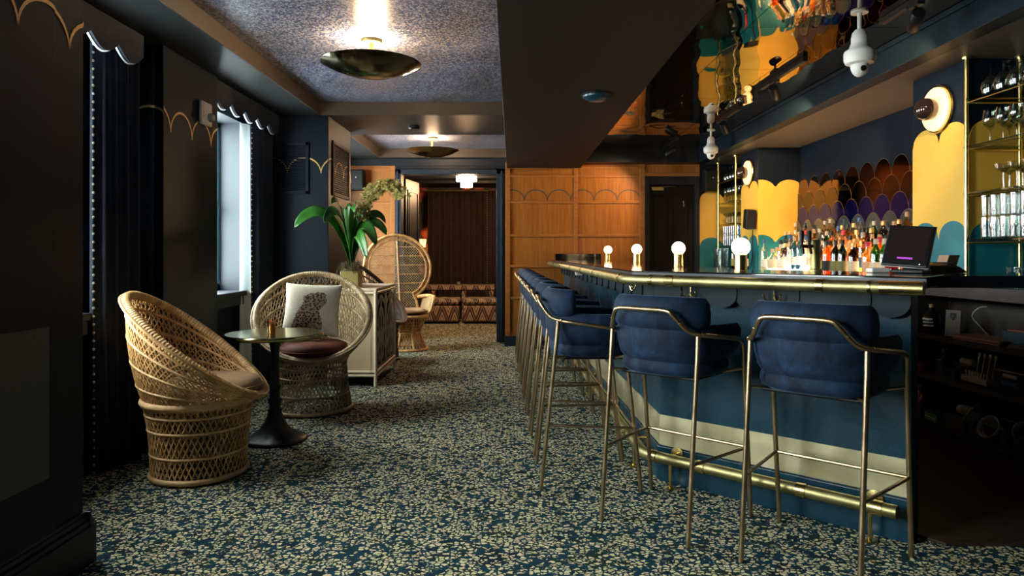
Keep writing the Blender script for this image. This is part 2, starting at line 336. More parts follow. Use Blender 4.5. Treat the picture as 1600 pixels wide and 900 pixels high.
def struct(name, mb, m, bevel=0, smooth=False, parent=None):
    o = obj(name, mb, m, parent, smooth, bevel)
    if not parent: o['kind'] = 'structure'
    return o
def copy_tree(o, parent=None):
    c = o.copy(); C.objects.link(c); c.parent = parent
    for ch in list(o.children): copy_tree(ch, c)
    return c
def dup(root, loc, rz=None, label=None, group=None):
    c = copy_tree(root); c.location = loc
    if rz is not None: c.rotation_euler = (0, 0, rz)
    if label: c['label'] = label
    if group: c['group'] = group
    return c
def smoothpath(pts, n=6, closed=False):
    P = [Vector(p) for p in pts]; out = []; N = len(P); rng = N if closed else N-1
    for i in range(rng):
        g = (lambda q: P[q % N]) if closed else (lambda q: P[max(0, min(N-1, q))])
        p0, p1, p2, p3 = g(i-1), g(i), g(i+1), g(i+2)
        for k in range(n):
            t = k/n; out.append(.5*((2*p1)+(-p0+p2)*t+(2*p0-5*p1+4*p2-p3)*t*t+(-p0+3*p1-3*p2+p3)*t**3))
    if not closed: out.append(P[-1])
    return out
ORD = ['first', 'second', 'third', 'fourth', 'fifth', 'sixth', 'seventh', 'eighth', 'ninth', 'tenth', 'eleventh', 'twelfth', 'thirteenth', 'fourteenth', 'fifteenth', 'sixteenth', 'seventeenth', 'eighteenth', 'nineteenth', 'twentieth', 'twenty-first', 'twenty-second', 'twenty-third', 'twenty-fourth', 'twenty-fifth']

# ------------------------------------------------------------ room shell
struct('floor', MB().box(-2.7, 3.5, -2.6, 14.2, -.08, 0), M['carpet'])
# left wall with window openings
XL = -2.40; wl = MB(); ys = [-2.6]
for a, b in WINDOWS: ys += [a, b]
ys.append(9.9)
for i in range(0, len(ys), 2): wl.box(-2.66, XL, ys[i], ys[i+1], 0, 2.75)
for a, b in WINDOWS: wl.box(-2.66, XL, a, b, 0, WZ0); wl.box(-2.66, XL, a, b, WZ1, 2.75)
struct('wall_left', wl, M['wall'])
for i, (a, b) in enumerate(WINDOWS):
    wroot = bpy.data.objects.new('window_%d' % (i+1), None); C.objects.link(wroot); wroot.location = (0, 0, 0); wroot['kind'] = 'structure'
    f = MB(); x0, x1 = -2.645, -2.60
    f.box(x0, x1, a, a+.05, WZ0, WZ1); f.box(x0, x1, b-.05, b, WZ0, WZ1); f.box(x0, x1, a, b, WZ0, WZ0+.06); f.box(x0, x1, a, b, WZ1-.05, WZ1)
    f.box(x0-.01, x1+.01, a+.05, b-.05, 1.60, 1.65)
    f.box(x0+.01, x1-.01, (a+b)/2-.012, (a+b)/2+.012, WZ0, WZ1)
    for zz in (1.28,): f.box(x0+.01, x1-.01, a+.05, b-.05, zz-.01, zz+.01)
    obj('window_frame', f, M['winframe'], wroot, bevel=.003)
    obj('pane', MB().box(-2.628, -2.622, a+.05, b-.05, WZ0+.05, WZ1-.04), M['pane'], wroot)
    s = MB().box(-2.62, -2.34, a-.03, b+.03, WZ0-.04, WZ0+.002); s.box(-2.40, -2.36, a-.02, b+.02, WZ0-.12, WZ0-.04)
    obj('window_sill', s, M['reveal'], wroot, bevel=.006)
    rv = MB().box(-2.60, XL+.002, b-.004, b+.001, WZ0, WZ1); rv.box(-2.60, XL+.002, a-.001, a+.004, WZ0, WZ1); rv.box(-2.60, XL+.002, a, b, WZ1-.004, WZ1+.001)
    obj('reveal', rv, M['reveal'], wroot)
# piers
p1 = MB().box(XL, -1.725, 1.95, 2.735, 0, 2.54); p1.box(-1.73, -1.71, 1.95, 2.555, 0, 2.54); p1.box(-1.73, -1.7185, 2.56, 2.735, 0, 2.54)
struct('wall_left_front_pier', p1, M['wall'], bevel=.002)
struct('wall_left_middle_pier', MB().box(XL, -2.17, 4.25, 5.03, 0, 2.54), M['wall'], bevel=.003)
struct('wall_left_far_pier', MB().box(XL, -1.737, 6.46, 7.35, 0, 2.54), M['wall'], bevel=.003)
def skirt(name, poly, h, t=.03):
    b = MB()
    for (x0, y0), (x1, y1), (nx, ny) in poly:
        for (tt, z0, z1) in ((t, 0, h*.72), (t*.75, h*.72, h*.82), (t*.45, h*.82, h*.92), (t*.3, h*.92, h)):
            b.prism([(x0, y0), (x1, y1), (x1+nx*tt, y1+ny*tt), (x0+nx*tt, y0+ny*tt)], z0, z1)
    return struct(name, b, M['trim'], bevel=.003)
skirt('baseboard_left_front_pier', [((-1.72, 1.93), (-1.72, 2.77), (1, 0)), ((-2.36, 2.735), (-1.69, 2.735), (0, 1)), ((-2.4, 1.95), (-1.69, 1.95), (0, -1))], .21, .035)
skirt('baseboard_left_middle_pier', [((-2.17, 4.23), (-2.17, 5.05), (1, 0)), ((-2.4, 4.25), (-2.15, 4.25), (0, -1)), ((-2.4, 5.03), (-2.15, 5.03), (0, 1))], .18, .025)
skirt('baseboard_left_far_pier', [((-1.737, 6.44), (-1.737, 7.37), (1, 0)), ((-2.4, 6.46), (-1.715, 6.46), (0, -1)), ((-2.4, 7.35), (-1.715, 7.35), (0, 1))], .18, .025)
struct('baseboard_left', MB().box(XL, XL+.02, 2.77, 4.22, 0, .18).box(XL, XL+.02, 5.06, 6.43, 0, .18).box(XL, XL+.02, 7.38, 9.45, 0, .18), M['trim'])
# ceiling
ZC, ZL = 2.66, 2.54
cb = MB().box(XL-.26, -1.81, -2.6, 9.9, ZL, 2.85).box(-1.81, -.07, 6.43, 7.5, ZL, 2.85).box(-1.81, -.07, 9.3, 9.9, ZL, 2.85)
struct('ceiling_lower_border', cb, M['ceil'], bevel=.002)
struct('ceiling', MB().box(-1.83, -.05, -2.6, 6.45, ZC, 2.72).box(-1.83, -.05, 7.48, 9.32, ZC, 2.72), M['stars'])
tb = MB().box(-1.815, -1.80, -2.6, 6.43, 2.541, 2.659).box(-1.80, -.07, 6.415, 6.43, 2.541, 2.659).box(-1.80, -.07, 7.5, 7.512, 2.541, 2.659).box(-1.815, -1.80, 7.5, 9.3, 2.541, 2.659).box(-1.80, -.07, 9.288, 9.3, 2.541, 2.659)
struct('trim_1', tb, M['coffer_edge'])
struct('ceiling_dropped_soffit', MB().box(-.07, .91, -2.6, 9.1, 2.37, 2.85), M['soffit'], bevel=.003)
mc = MB()
for i in range(3):
    for j in range(12):
        x0 = .91+i*.507; y0 = 8.85-(j+1)*.95
        if y0 > -2.6: mc.box(x0+.002, x0+.505, y0+.002, y0+.948, 2.60, 2.63)
struct('ceiling_mirror_tiles', mc, M['mirrorceil'])
struct('ceiling_over_bar', MB().box(.91, 2.5, -2.6, 9.1, 2.63, 2.85), M['soffit'])
struct('trim_2', MB().box(.91, 2.43, 8.85, 9.1, 2.42, 2.63), M['trim'])
struct('trim_3', MB().box(2.43, 2.55, -2.6, 9.1, 2.42, 2.85).box(2.415, 2.43, -2.6, 8.85, 2.565, 2.598), M['bluefascia'], bevel=.003)
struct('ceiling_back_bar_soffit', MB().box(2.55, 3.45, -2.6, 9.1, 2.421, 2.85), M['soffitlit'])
# right wall
struct('wall_right', MB().box(3.21, 3.45, -2.6, 9.1, 0, 2.42), M['wall'])
struct('wall_right_near_pier', MB().box(2.756, 3.21, 4.12, 4.69, 1.041, 2.42), M['wall'], bevel=.002)
struct('wall_right_far_pier', MB().box(2.756, 3.21, 7.64, 8.20, 1.041, 2.42), M['wall'], bevel=.002)
struct('wall_rear', MB().box(-2.66, 3.45, -2.7, -2.6, 0, 2.85), M['wall'])
# far wall right of the doorway: oak panelling
YB = 9.1
ok = MB().box(-.085, 1.77, YB, YB+.2, .133, 2.444).box(1.77, 2.50, YB, YB+.2, 2.262, 2.444).box(-.085, -.07, YB, 9.9, 0, 2.444)
struct('wall_far_oak', ok, M['oak'])
rl = MB()
for z in (2.375, 2.262, 1.915, 1.472, 1.062, .64): 
    rl.box(-.085, 1.70, YB-.014, YB, z-.017, z+.017)
rl.box(1.70, 2.50, YB-.014, YB, 2.262-.0, 2.262+.045); rl.box(-.085, 2.5, YB-.014, YB, 2.425, 2.444)
for x, w in ((-.055, .06), (.85, .05), (1.735, .07)): rl.box(x-w/2, x+w/2, YB-.016, YB, .133, 2.444)
rl.box(-.085, 1.77, YB-.014, YB, .133, .16)
struct('trim_4', rl, M['oakrail'], bevel=.003)
struct('baseboard_far', MB().box(-.10, 1.77, YB-.02, YB+.2, 0, .133), M['blueframe'], bevel=.004)
struct('wall_far', MB().box(2.50, 3.45, YB, YB+.2, 0, 2.85).box(-.07, 3.45, YB+.2, YB+.26, 2.27, 2.85).box(-.07, 1.77, YB+.2, YB+.26, 0, 2.85), M['wall'])
# dark service door
dr = bpy.data.objects.new('door_1', None); C.objects.link(dr); dr.location = (0, 0, 0); dr['kind'] = 'structure'
M['doorblack'] = mat('near_black_door_paint', (.006, .004, .004), .5, spec=.2)
d = MB().box(1.83, 2.44, YB+.10, YB+.14, 0, 2.15); obj('door_leaf', d, M['doorblack'], dr, bevel=.003)
d = MB()
for x0, x1, z0, z1 in ((1.90, 2.10, .25, .95), (2.17, 2.37, .25, .95), (1.90, 2.10, 1.08, 2.02), (2.17, 2.37, 1.08, 2.02)):
    d.box(x0, x1, YB+.088, YB+.10, z0, z1)
obj('door_panel', d, M['doorblack'], dr, bevel=.008)
d = MB().box(1.77, 1.83, YB-.01, YB+.14, 0, 2.26).box(2.44, 2.50, YB-.01, YB+.14, 0, 2.26).box(1.77, 2.5, YB+.02, YB+.14, 2.15, 2.26)
obj('door_frame', d, M['trim'], dr, bevel=.003)
d = MB().bx((1.95, YB+.06, 2.10), (.16, .05, .045)); d.tube([(1.95, YB+.05, 2.12), (2.12, YB+.02, 2.13), (2.2, YB+.08, 2.13)], .007, 6); obj('door_closer', d, M['brass'], dr)
d = MB().tube([(2.30, YB+.085, 1.93), (2.30, YB+.05, 1.93), (2.30, YB+.045, 1.87), (2.30, YB+.03, 1.86), (2.30, YB+.02, 1.89)], .006, 6); obj('door_hook', d, M['brass'], dr)
# far left: oak panel, doorway
YD = 9.5
struct('wall_far_left_oak', MB().box(-2.40, -1.62, YD, YD+.2, .0, 2.45), M['oak'])
rl = MB()
for z in (2.40, 1.93, 1.48, 1.05, .62): rl.box(-2.4, -1.62, YD-.014, YD, z-.018, z+.018)
for x in (-2.37, -1.655): rl.box(x-.03, x+.03, YD-.016, YD, .13, 2.45)
struct('trim_5', rl, M['oakrail'], bevel=.003)
struct('baseboard_far_left', MB().box(-2.4, -1.62, YD-.025, YD, 0, .13), M['blueframe'])
struct('wall_far_doorway', MB().box(-2.4, -.07, YD-.02, YD+.2, 2.45, 2.55).box(-1.62, -.07, YD, YD+.2, 2.38, 2.46), M['trim'])
df = MB().box(-1.62, -1.54, YD-.03, YD+.22, 0, 2.40).box(-.215, -.10, YD-.03, YD+.22, 0, 2.40).box(-1.62, -.10, YD-.03, YD+.22, 2.335, 2.40).box(-1.60, -1.575, YD-.045, YD-.03, 0, 2.38).box(-.155, -.13, YD-.045, YD-.03, 0, 2.38)
drt = bpy.data.objects.new('door_2', None); C.objects.link(drt); drt['kind'] = 'structure'
obj('door_frame', df, M['blueframe'], drt, bevel=.004)
hg = MB()
for z in (.35, 1.20, 2.05): hg.box(-.222, -.2145, YD+.02, YD+.06, z-.06, z+.06)
obj('hinge', hg, M['polebrass'], drt)
lf = MB(); ang = Matrix.Translation((-1.535, YD+.24, 0)) @ Matrix.Rotation(R(81), 4, 'Z')
def lfb(x0, x1, y0, y1, z0, z1, mi=0):
    mbx = MB().box(x0, x1, y0, y1, z0, z1); lf.add([ang @ Vector(q) for q in mbx.v], mbx.f, mi)
lfb(0, .66, -.02, .02, .01, 2.30)
for z0, z1 in ((.2, .95), (1.1, 2.15)):
    for x0, x1 in ((.08, .58),):
        lfb(x0, x1, -.032, -.02, z0, z0+.03); lfb(x0, x1, -.032, -.02, z1-.03, z1); lfb(x0, x0+.03, -.032, -.02, z0, z1); lfb(x1-.03, x1, -.032, -.02, z0, z1)
        lfb(x0+.07, x1-.07, -.03, -.02, z0+.07, z1-.07)
obj('door_leaf', lf, M['trim'], drt, bevel=.003)
# far room
struct('wall_far_room', MB().box(-2.66, .6, 13.9, 14.1, 0, 2.6).box(.5, .6, YD+.2, 13.9, 0, 2.6), M['floral'])
struct('wall_far_room_left', MB().box(-2.66, -2.5, YD+.2, 13.9, 0, 2.6), M['floral'])
struct('ceiling_far_room', MB().box(-2.66, .6, YD+.2, 14.1, 2.56, 2.7), M['ceil'])
cm = MB()
for y in (10.6, 11.5, 12.4): cm.box(-2.5, .5, y, y+.10, 2.50, 2.56)
struct('trim_6', cm, M['trim'], bevel=.01)
struct('wall_far_room_right', MB().box(-.10, .5, YD+.2, YD+.3, 0, 2.6).box(-2.5, -1.62, YD+.2, YD+.3, 0, 2.6), M['wall'])

# painted scallop lines
def scallop_line(name, p, d, n_out, per, count, zv, zt, w, m, start=0., end=99.):
    """thin painted ribbon of arches running along d from p"""
    b = MB(); d = Vector(d); nn = Vector(n_out)
    for k in range(count):
        for a in range(14):
            pts = []
            for q in (a, a+1):
                th = pi-pi*q/14; u = per*(k+.5+.5*cos(th)); z = zv+(zt-zv)*sin(th)
                nrm = Vector((cos(th)/(per/2), sin(th)/(zt-zv))); nrm.normalize()
                pts.append((u, z, nrm))
            vs = []
            for (u, z, nr) in pts:
                ww = w*(.5+.5*abs(nr[1]))/1.
                for sgn in (-1, 1):
                    uu = u+nr[0]*ww*sgn*.5; zz = z+nr[1]*ww*sgn*.5
                    uu = min(max(uu, start), end)
                    vs.append(Vector(p)+d*uu+Vector((0, 0, zz))+nn*.0025)
            b.add(vs, [(0, 1, 3, 2)])
    return struct(name, b, m)
scallop_line('trim_7', (-1.71, 2.0725, 0), (0, 1, 0), (1, 0, 0), .2875, 2, 2.035, 2.17, .016, M['gold'], -1, .4825)
scallop_line('trim_8', (-1.7185, 2.0725, 0), (0, 1, 0), (1, 0, 0), .2875, 3, 2.035, 2.17, .016, M['gold'], .4875, .6625)
scallop_line('trim_9', (-2.405, 4.25, 0), (1, 0, 0), (0, -1, 0), .29, 1, 2.01, 2.16, .015, M['gold'], .01, .235)
scallop_line('trim_10', (-2.17, 4.046, 0), (0, 1, 0), (1, 0, 0), .29, 4, 2.01, 2.16, .015, M['gold'], .204, .98)
scallop_line('trim_11', (-2.443, 6.46, 0), (1, 0, 0), (0, -1, 0), .318, 3, 1.995, 2.145, .014, M['gold'], .045, .706)
scallop_line('trim_12', (-1.737, 6.39, 0), (0, 1, 0), (1, 0, 0), .318, 3, 1.995, 2.145, .014, M['gold'], .07, .96)
scallop_line('trim_13', (-.148, YB, 0), (1, 0, 0), (0, -1, 0), .31, 6, 1.94, 2.08, .012, M['tealline'], .08, 1.86)
scallop_line('trim_15', (-2.3, YD, 0), (1, 0, 0), (0, -1, 0), .31, 2, 1.99, 2.13, .012, M['tealline'])
# colour scallops on the back bar walls
def scallop_fill(name, p, d, n_out, per, count, z0, zv, zt, m, off=.004, length=None, phase=0.):
    b = MB(); d = Vector(d); nn = Vector(n_out); L = length or per*count; N = int(L/per*16); P = Vector(p)
    f = lambda u: zv+(zt-zv)*sqrt(max(0, 1-(2*(((u+phase)/per) % 1)-1)**2))
    for i in range(N):
        u0, u1 = L*i/N, L*(i+1)/N
        q = [P+d*u0+Vector((0, 0, z0)), P+d*u1+Vector((0, 0, z0)), P+d*u1+Vector((0, 0, f(u1-1e-6))), P+d*u0+Vector((0, 0, f(u0+1e-6)))]
        b.add([x+nn*off for x in q]+q, [(0, 1, 2, 3), (3, 2, 6, 7), (0, 3, 7, 4), (1, 5, 6, 2)])
    return struct(name, b, m)
for nm, p, d, n, L, ph in (('near_pier', (2.756, 4.12, 0), (0, 1, 0), (-1, 0, 0), .57, .0), ('near_alcove', (2.756, 4.12, 0), (1, 0, 0), (0, -1, 0), .45, 0.), ('niche_end', (2.756, 7.64, 0), (1, 0, 0), (0, -1, 0), .454, .12),
                        ('far_pier', (2.756, 7.64, 0), (0, 1, 0), (-1, 0, 0), .56, 0.), ('far_end', (2.50, YB, 0), (1, 0, 0), (0, -1, 0), .71, 0.), ('far_alcove', (3.21, 8.2, 0), (0, 1, 0), (-1, 0, 0), .9, 0.), ('near_alcove_wall', (3.21, 2.6, 0), (0, 1, 0), (-1, 0, 0), 1.52, 0.)):
    per = .285 if 'pier' in nm else .31
    scallop_fill('wall_right_'+nm+'_yellow', p, d, n, per, 2, 1.042, 1.945, 2.06, M['yellow'], .004, L, ph)
    scallop_fill('wall_right_'+nm+'_teal', p, d, n, per, 2, 1.042, 1.325, 1.445, M['teal'], .006, L, ph)
# vent grilles
g = thing('vent_grille', 'perforated vent panel low on the foreground left pier', 'vent', (-1.71, 2.2, .37))
obj('frame', MB().box(0, .006, -.24, .366, 0, .68), M['wall'], g, bevel=.002)
obj('perforated_sheet', MB().box(.0055, .009, -.24, .31, .05, .606), M['grille'], g)
g = thing('vent_grille', 'dark louvred vent facing the room entrance on the far left pier', 'vent', (-2.25, 6.455, 1.80))
f = MB().box(-.13, .33, -.012, 0, 0, .03).box(-.13, .33, -.012, 0, .46, .49).box(.30, .33, -.012, 0, 0, .49).box(-.13, -.10, -.012, 0, 0, .49); obj('frame', f, M['wall'], g, bevel=.002)
s = MB()
for i in range(22): s.bx((.10, -.005, .045+i*.019), (.40, .003, .014), M4=Matrix.Rotation(R(35), 4, 'X'))
obj('louvre', s, M['wall'], g)
g = thing('vent_grille', 'louvred vent on the orchid side of the far left pier', 'vent', (-1.735, 6.93, 1.80))
f = MB().box(0, .010, -.34, .32, 0, .03).box(0, .010, -.34, .32, .50, .53).box(0, .010, .29, .32, 0, .53).box(0, .010, -.34, -.31, 0, .53); obj('frame', f, M['soffit'], g, bevel=.002)
s = MB()
for i in range(22): s.bx((.005, -.01, .045+i*.021), (.003, .60, .011), M4=Matrix.Rotation(R(-35), 4, 'Y'))
obj('louvre', s, M['soffit'], g)

# ------------------------------------------------------------ curtains
def drape(name, label, A, B, z0, z1, amp, waves, m, group=None, pom=None, lining=None, top_pinch=.6, seed=0, cat='curtain'):
    rnd = random.Random(seed); t = thing(name, label, cat, (A[0], A[1], z0), 0, group); A2, B2 = Vector((0, 0)), Vector((B[0]-A[0], B[1]-A[1]))
    d = (B2-A2).normalized(); n = Vector((-d.y, d.x)); L = (B2-A2).length; ph = [rnd.uniform(-.6, .6) for _ in range(waves+2)]
    def fn(u, v):
        uu = u*waves; k = int(uu); p = ph[k]*(1-(uu-k))+ph[min(k+1, waves)]*(uu-k)
        a = amp*(.55+.45*(1-v))*(1+.4*p); w = sin(2*pi*uu+p)*a+.25*amp*sin(4*pi*uu+2*p)
        q = A2+d*(L*u)+n*w; return (q.x, q.y, v*(z1-z0))
    obj('drape', MB().grid(fn, waves*14, 12), m, t, smooth='all', solid=.006)
    if pom:
        b = MB(); e = 0 if pom == 'start' else 1; N = int((z1-z0)/.045)
        for i in range(N):
            q = fn(e, i/N); b.ball((q[0]-d.x*.012+.012*abs(n.x), q[1]-d.y*.012, q[2]+.01), 0.008, 6, 4)
        obj('pompom_trim', b, M['pom'], t, smooth='all')
    if lining:
        b = MB().grid(lambda u, v: (lining[0]+lining[2]*u-A[0]+.012*sin(u*9+v*2), lining[1]+lining[3]*u-A[1], v*(z1-z0-.06)), 16, 10)
        obj('lining', b, M['lining'], t, smooth='all', solid=.004)
    return t
drape('curtain', 'dark navy curtain with cream pompom edge beside the foreground left pier', (-2.34, 3.80), (-2.25, 4.10), .015, 2.44, .035, 4, M['drape'], None, 'start', (-2.397, 3.70, .022, .07), seed=3)
drape('curtain', 'dark curtain with white lining and pompoms at the middle window', (-2.325, 6.10), (-2.26, 6.42), .015, 2.44, .03, 3, M['drape'], None, 'start', (-2.375, 5.935, .05, .15), seed=5)
drape('curtain', 'wide brown black curtain at the end of the back room', (-1.66, 13.45), (-.22, 13.45), .02, 2.45, .045, 12, M['browndrape'], None, None, None, seed=9)
drape('curtain', 'narrow end curtain edged with studs beside the wide one in the back room', (-.47, 13.33), (-.20, 13.33), .02, 2.45, .03, 3, M['browndrape'], None, 'start', None, seed=11)
cr = thing('curtain_rod', 'thin metal rod above the back room curtain', 'curtain rod', (0, 13.42, 2.46)); obj('rod', MB().tube([(-1.75, 0, 0), (0, 0, 0)], .012, 8), M['brass'], cr)
obj('bracket', MB().box(-1.7, -1.68, -.01, .47, -.01, .01).box(-.1, -.08, -.01, .47, -.01, .01), M['brass'], cr)
def valance(label, y0, y1):
    t = thing('valance', label, 'valance', (-2.20, y0, 2.33)); L = y1-y0; n = max(2, round(L/.28)); b = MB(); N = n*12
    for i in range(N):
        u0, u1 = L*i/N, L*(i+1)/N; f = lambda u: .075-.065*abs(sin(pi*u/(L/n)))
        b.add([(0, u0, f(u0)), (0, u1, f(u1)), (0, u1, .205), (0, u0, .205)], [(0, 1, 2, 3)])
    obj('pelmet', b, M['drape'], t, solid=.02)
    b = MB().box(-.19, .0, L-.012, L, .08, .205); obj('end_board', b, M['drape'], t)
    pts = [(-.006, L*i/N, (.075-.065*abs(sin(pi*(i/N)*n)))-.006) for i in range(N+1)]
    b = MB()
    for i in range(N): (x, a, z), (x2, a2, z2) = pts[i], pts[i+1]; b.add([(x-.01, a, z), (x+.0, a, z-.0), (x+.0, a2, z2), (x-.01, a2, z2), (x-.01, a, z+.05), (x-.01, a2, z2+.05)], [(0, 1, 2, 3), (0, 3, 5, 4)])
    obj('lining_edge', b, M['lining'], t, solid=.002)
valance('dark scalloped valance over the window behind the foreground pier', 2.78, 4.06)
valance('dark scalloped valance over the middle window', 5.07, 6.42)

# ------------------------------------------------------------ fixtures on walls and ceilings
fs = thing('fire_strobe', 'white fire alarm strobe with red lettering on the middle pier', 'fire alarm', (-2.168, 4.80, 2.14))
obj('housing', MB().box(0, .026, -.085, .085, 0, .165), M['white'], fs, bevel=.012)
obj('strobe_lens', MB().lathe([(.03, 0), (.032, .015), (.022, .035), (0, .042)], 14, (.022, .035, .062), ax=Matrix.Rotation(R(90), 4, 'Y')), mat('clear_strobe_lens', (.6, .6, .58), .1, .5), fs, smooth=True)
for i, ch in enumerate('FIRE'):
    cu = bpy.data.curves.new('letter', 'FONT'); cu.body = ch; cu.size = .030; cu.extrude = .0005; to = bpy.data.objects.new('tmp', cu); C.objects.link(to); bpy.context.view_layer.update()
    me_ = bpy.data.meshes.new_from_object(to.evaluated_get(bpy.context.evaluated_depsgraph_get())); bpy.data.objects.remove(to); to = bpy.data.objects.new('letter', me_); C.objects.link(to)
    to.parent = fs; to.location = (.0265, -.065, .125-i*.025); to.rotation_euler = (R(90), 0, R(90)); me_.materials.clear(); me_.materials.append(M['red'])
def dish(label, x, y, es):
    t = thing('ceiling_light', label, 'ceiling light', (x, y, 2.66)); z = -.16
    prof = [(.0, z-.085), (.06, z-.083), (.16, z-.066), (.25, z-.035), (.325, z), (.330, z+.003), (.322, z+.006), (.245, z-.028), (.155, z-.058), (.05, z-.075), (0, z-.077)]
    obj('dish', MB().lathe(prof, 56), M['dish'], t, smooth=True)
    obj('stem', MB().lathe([(.012, z-.08), (.012, 0)], 10).lathe([(.02, z-.075), (.045, z-.065), (.045, z-.05), (.02, z-.04)], 16), M['planter'], t, smooth=True)
    obj('canopy', MB().lathe([(.065, -.02), (.07, -.012), (.07, 0)], 24), M['planter'], t, smooth=True)
    b = MB()
    for k in range(3): a = k*2.09; b.ball((.085*cos(a), .085*sin(a), z-.015), .022, 10, 6)
    obj('bulb', b, mat('hot_bulb', emit=(1, .72, .45), es=es), t, smooth='all')
    light('POINT', (x, y, 2.66+z+.025), 60, (1., .66, .38), .05)
dish('near polished brass dish light under the speckled ceiling', -.935, 4.54, 18)
dish('far polished brass dish light near the back room doorway', -.985, 8.4, 18)
cl = thing('crystal_light', 'small tiered crystal flush light glowing in the back room', 'ceiling light', (-.73, 10.95, 2.56))
obj('canopy', MB().lathe([(.11, -.03), (.13, -.01), (.13, 0)], 24), M['brass'], cl, smooth=True)
b = MB(); 
for k in range(28): a = 2*pi*k/28; b.bx((.16*cos(a), .16*sin(a), -.10), (.028, .010, .15), a+pi/2)
obj('upper_tier', b, M['crystal'], cl, bevel=.002)
b = MB()
for k in range(18): a = 2*pi*k/18; b.bx((.09*cos(a), .09*sin(a), -.22), (.024, .010, .10), a+pi/2)
obj('lower_tier', b, M['crystal'], cl, bevel=.002)
light('POINT', (-.73, 10.95, 2.30), 110, (1, .60, .30), .12)
def small(name, label, cat, loc, mb, m, **k): 
    t = thing(name, label, cat, loc); obj('body', mb, m, t, **k); return t
sd = small('smoke_detector', 'small black detector on the beam between the two speckled ceilings', 'detector', (-1.0, 6.98, ZL), MB().lathe([(.045, -.035), (.055, -.025), (.055, 0)], 20), M['black'], smooth=True)
sd = thing('ceiling_sensor', 'low dark round ceiling fitting under the dropped soffit', 'ceiling fitting', (.605, 4.86, 2.37)); obj('body', MB().lathe([(0, -.045), (.06, -.042), (.10, -.02), (.105, 0)], 28), M['barpaint'], sd, smooth=True); obj('rim', MB().lathe([(.108, -.008), (.115, -.004), (.115, 0), (.10, 0)], 28, cap=False), M['trim'], sd)
def speaker(label, loc, s, rz):
    t = thing('wall_speaker', label, 'speaker', loc, rz); obj('cabinet', MB().box(-s[0]/2, s[0]/2, -s[1], 0, 0, s[2]), M['black'], t, bevel=.01)
    obj('speaker_grille', MB().box(-s[0]/2+.012, s[0]/2-.012, -s[1]-.008, -s[1], .012, s[2]-.012), M['black'], t, bevel=.004)
    obj('badge', MB().lathe([(.008, 0), (.008, .004)], 12, (0, -s[1]-.008, s[2]*.62), ax=Matrix.Rotation(R(90), 4, 'X')), M['white'], t); return t
speaker('black box speaker on the oak panel left of the doorway', (-2.13, 9.48, 2.10), (.20, .16, .28), 0)
speaker('black box speaker right of the dark service door', (2.63, 9.09, 2.05), (.20, .16, .28), 0)
def secam(label, x, y, s, drop=.12):
    t = thing('security_camera', label, 'security camera', (x, y, 2.60)); D = Vector((0, 0, -drop))
    obj('mount', MB().lathe([(.05*s, -.01), (.05*s, 0)], 20).tube([(0, 0, 0), (0, 0, -drop+.01)], .012, 10).lathe([(.0, .03), (.025*s, .028), (.042*s, .01), (.048*s, -.02), (.048*s, -.06*s)], 20, D), M['white'], t, smooth=True)
    obj('body', MB().lathe([(.0, -.05*s), (.05*s, -.055*s), (.06*s, -.085*s), (.085*s, -.10*s), (.09*s, -.115*s), (.09*s, -.15*s), (.08*s, -.175*s), (.055*s, -.185*s)], 20, D), M['white'], t, smooth=True)
    obj('dome', MB().ball((0, 0, -.19*s-drop), .052*s, 16, 10, sc=(1, 1, 1.3)), M['white'], t, smooth='all')
    obj('lens', MB().lathe([(.018*s, 0), (.016*s, .006), (0, .007)], 12, (0, -.046*s, -.215*s-drop), ax=Matrix.Rotation(R(100), 4, 'X')), M['black'], t)
secam('larger white dome camera hanging from the mirrored ceiling near the shelves', 1.95, 3.83, .92, .13)
secam('smaller white dome camera hanging far back near the service door', 2.20, 7.55, .88, .10)
def track(label, x, y0, y1, hy, aim, e=26, spot=65):
    t = thing('track_light', label, 'track light', (x, hy, 2.60))
    obj('track', MB().box(-.017, .017, y0-hy, y1-hy, -.035, 0), M['black'], t, bevel=.003)
    a = (Vector(aim)-Vector((x, hy, 2.47))).normalized(); p = Vector((0, 0, -.12))
    q = a.to_track_quat('Z', 'Y').to_matrix().to_4x4()
    obj('yoke', MB().tube([(0, 0, -.03), (0, 0, -.10)], .008, 8).box(-.02, .02, -.05, .05, -.05, -.03), M['black'], t)
    obj('lamp_head', MB().lathe([(.030, -.07), (.034, -.065), (.034, .07), (.030, .075), (.026, .05), (0, .05)], 18, p, ax=q), M['black'], t, smooth=True)
    if e: light('SPOT', Vector((x, hy, 2.60))+p+a*.09, e, (1., .64, .34), .02, aim=aim, spot=spot)
track('track light nearest the foreground over the bar corner', 2.14, 3.40, 3.95, 3.62, (2.9, 5.9, 1.7), 38, 75)
track('track light with a drooping head in the middle of the mirrored ceiling', 2.02, 4.7, 5.55, 5.25, (3.1, 6.9, 1.65), 95, 75)
track('track light beside the smaller dome camera', 2.10, 6.3, 6.98, 6.75, (2.9, 7.9, 1.7), 60)
track('track light farthest back by the oak wall', 1.95, 8.0, 8.75, 8.35, (.6, 9.1, 1.5), 50, 85)

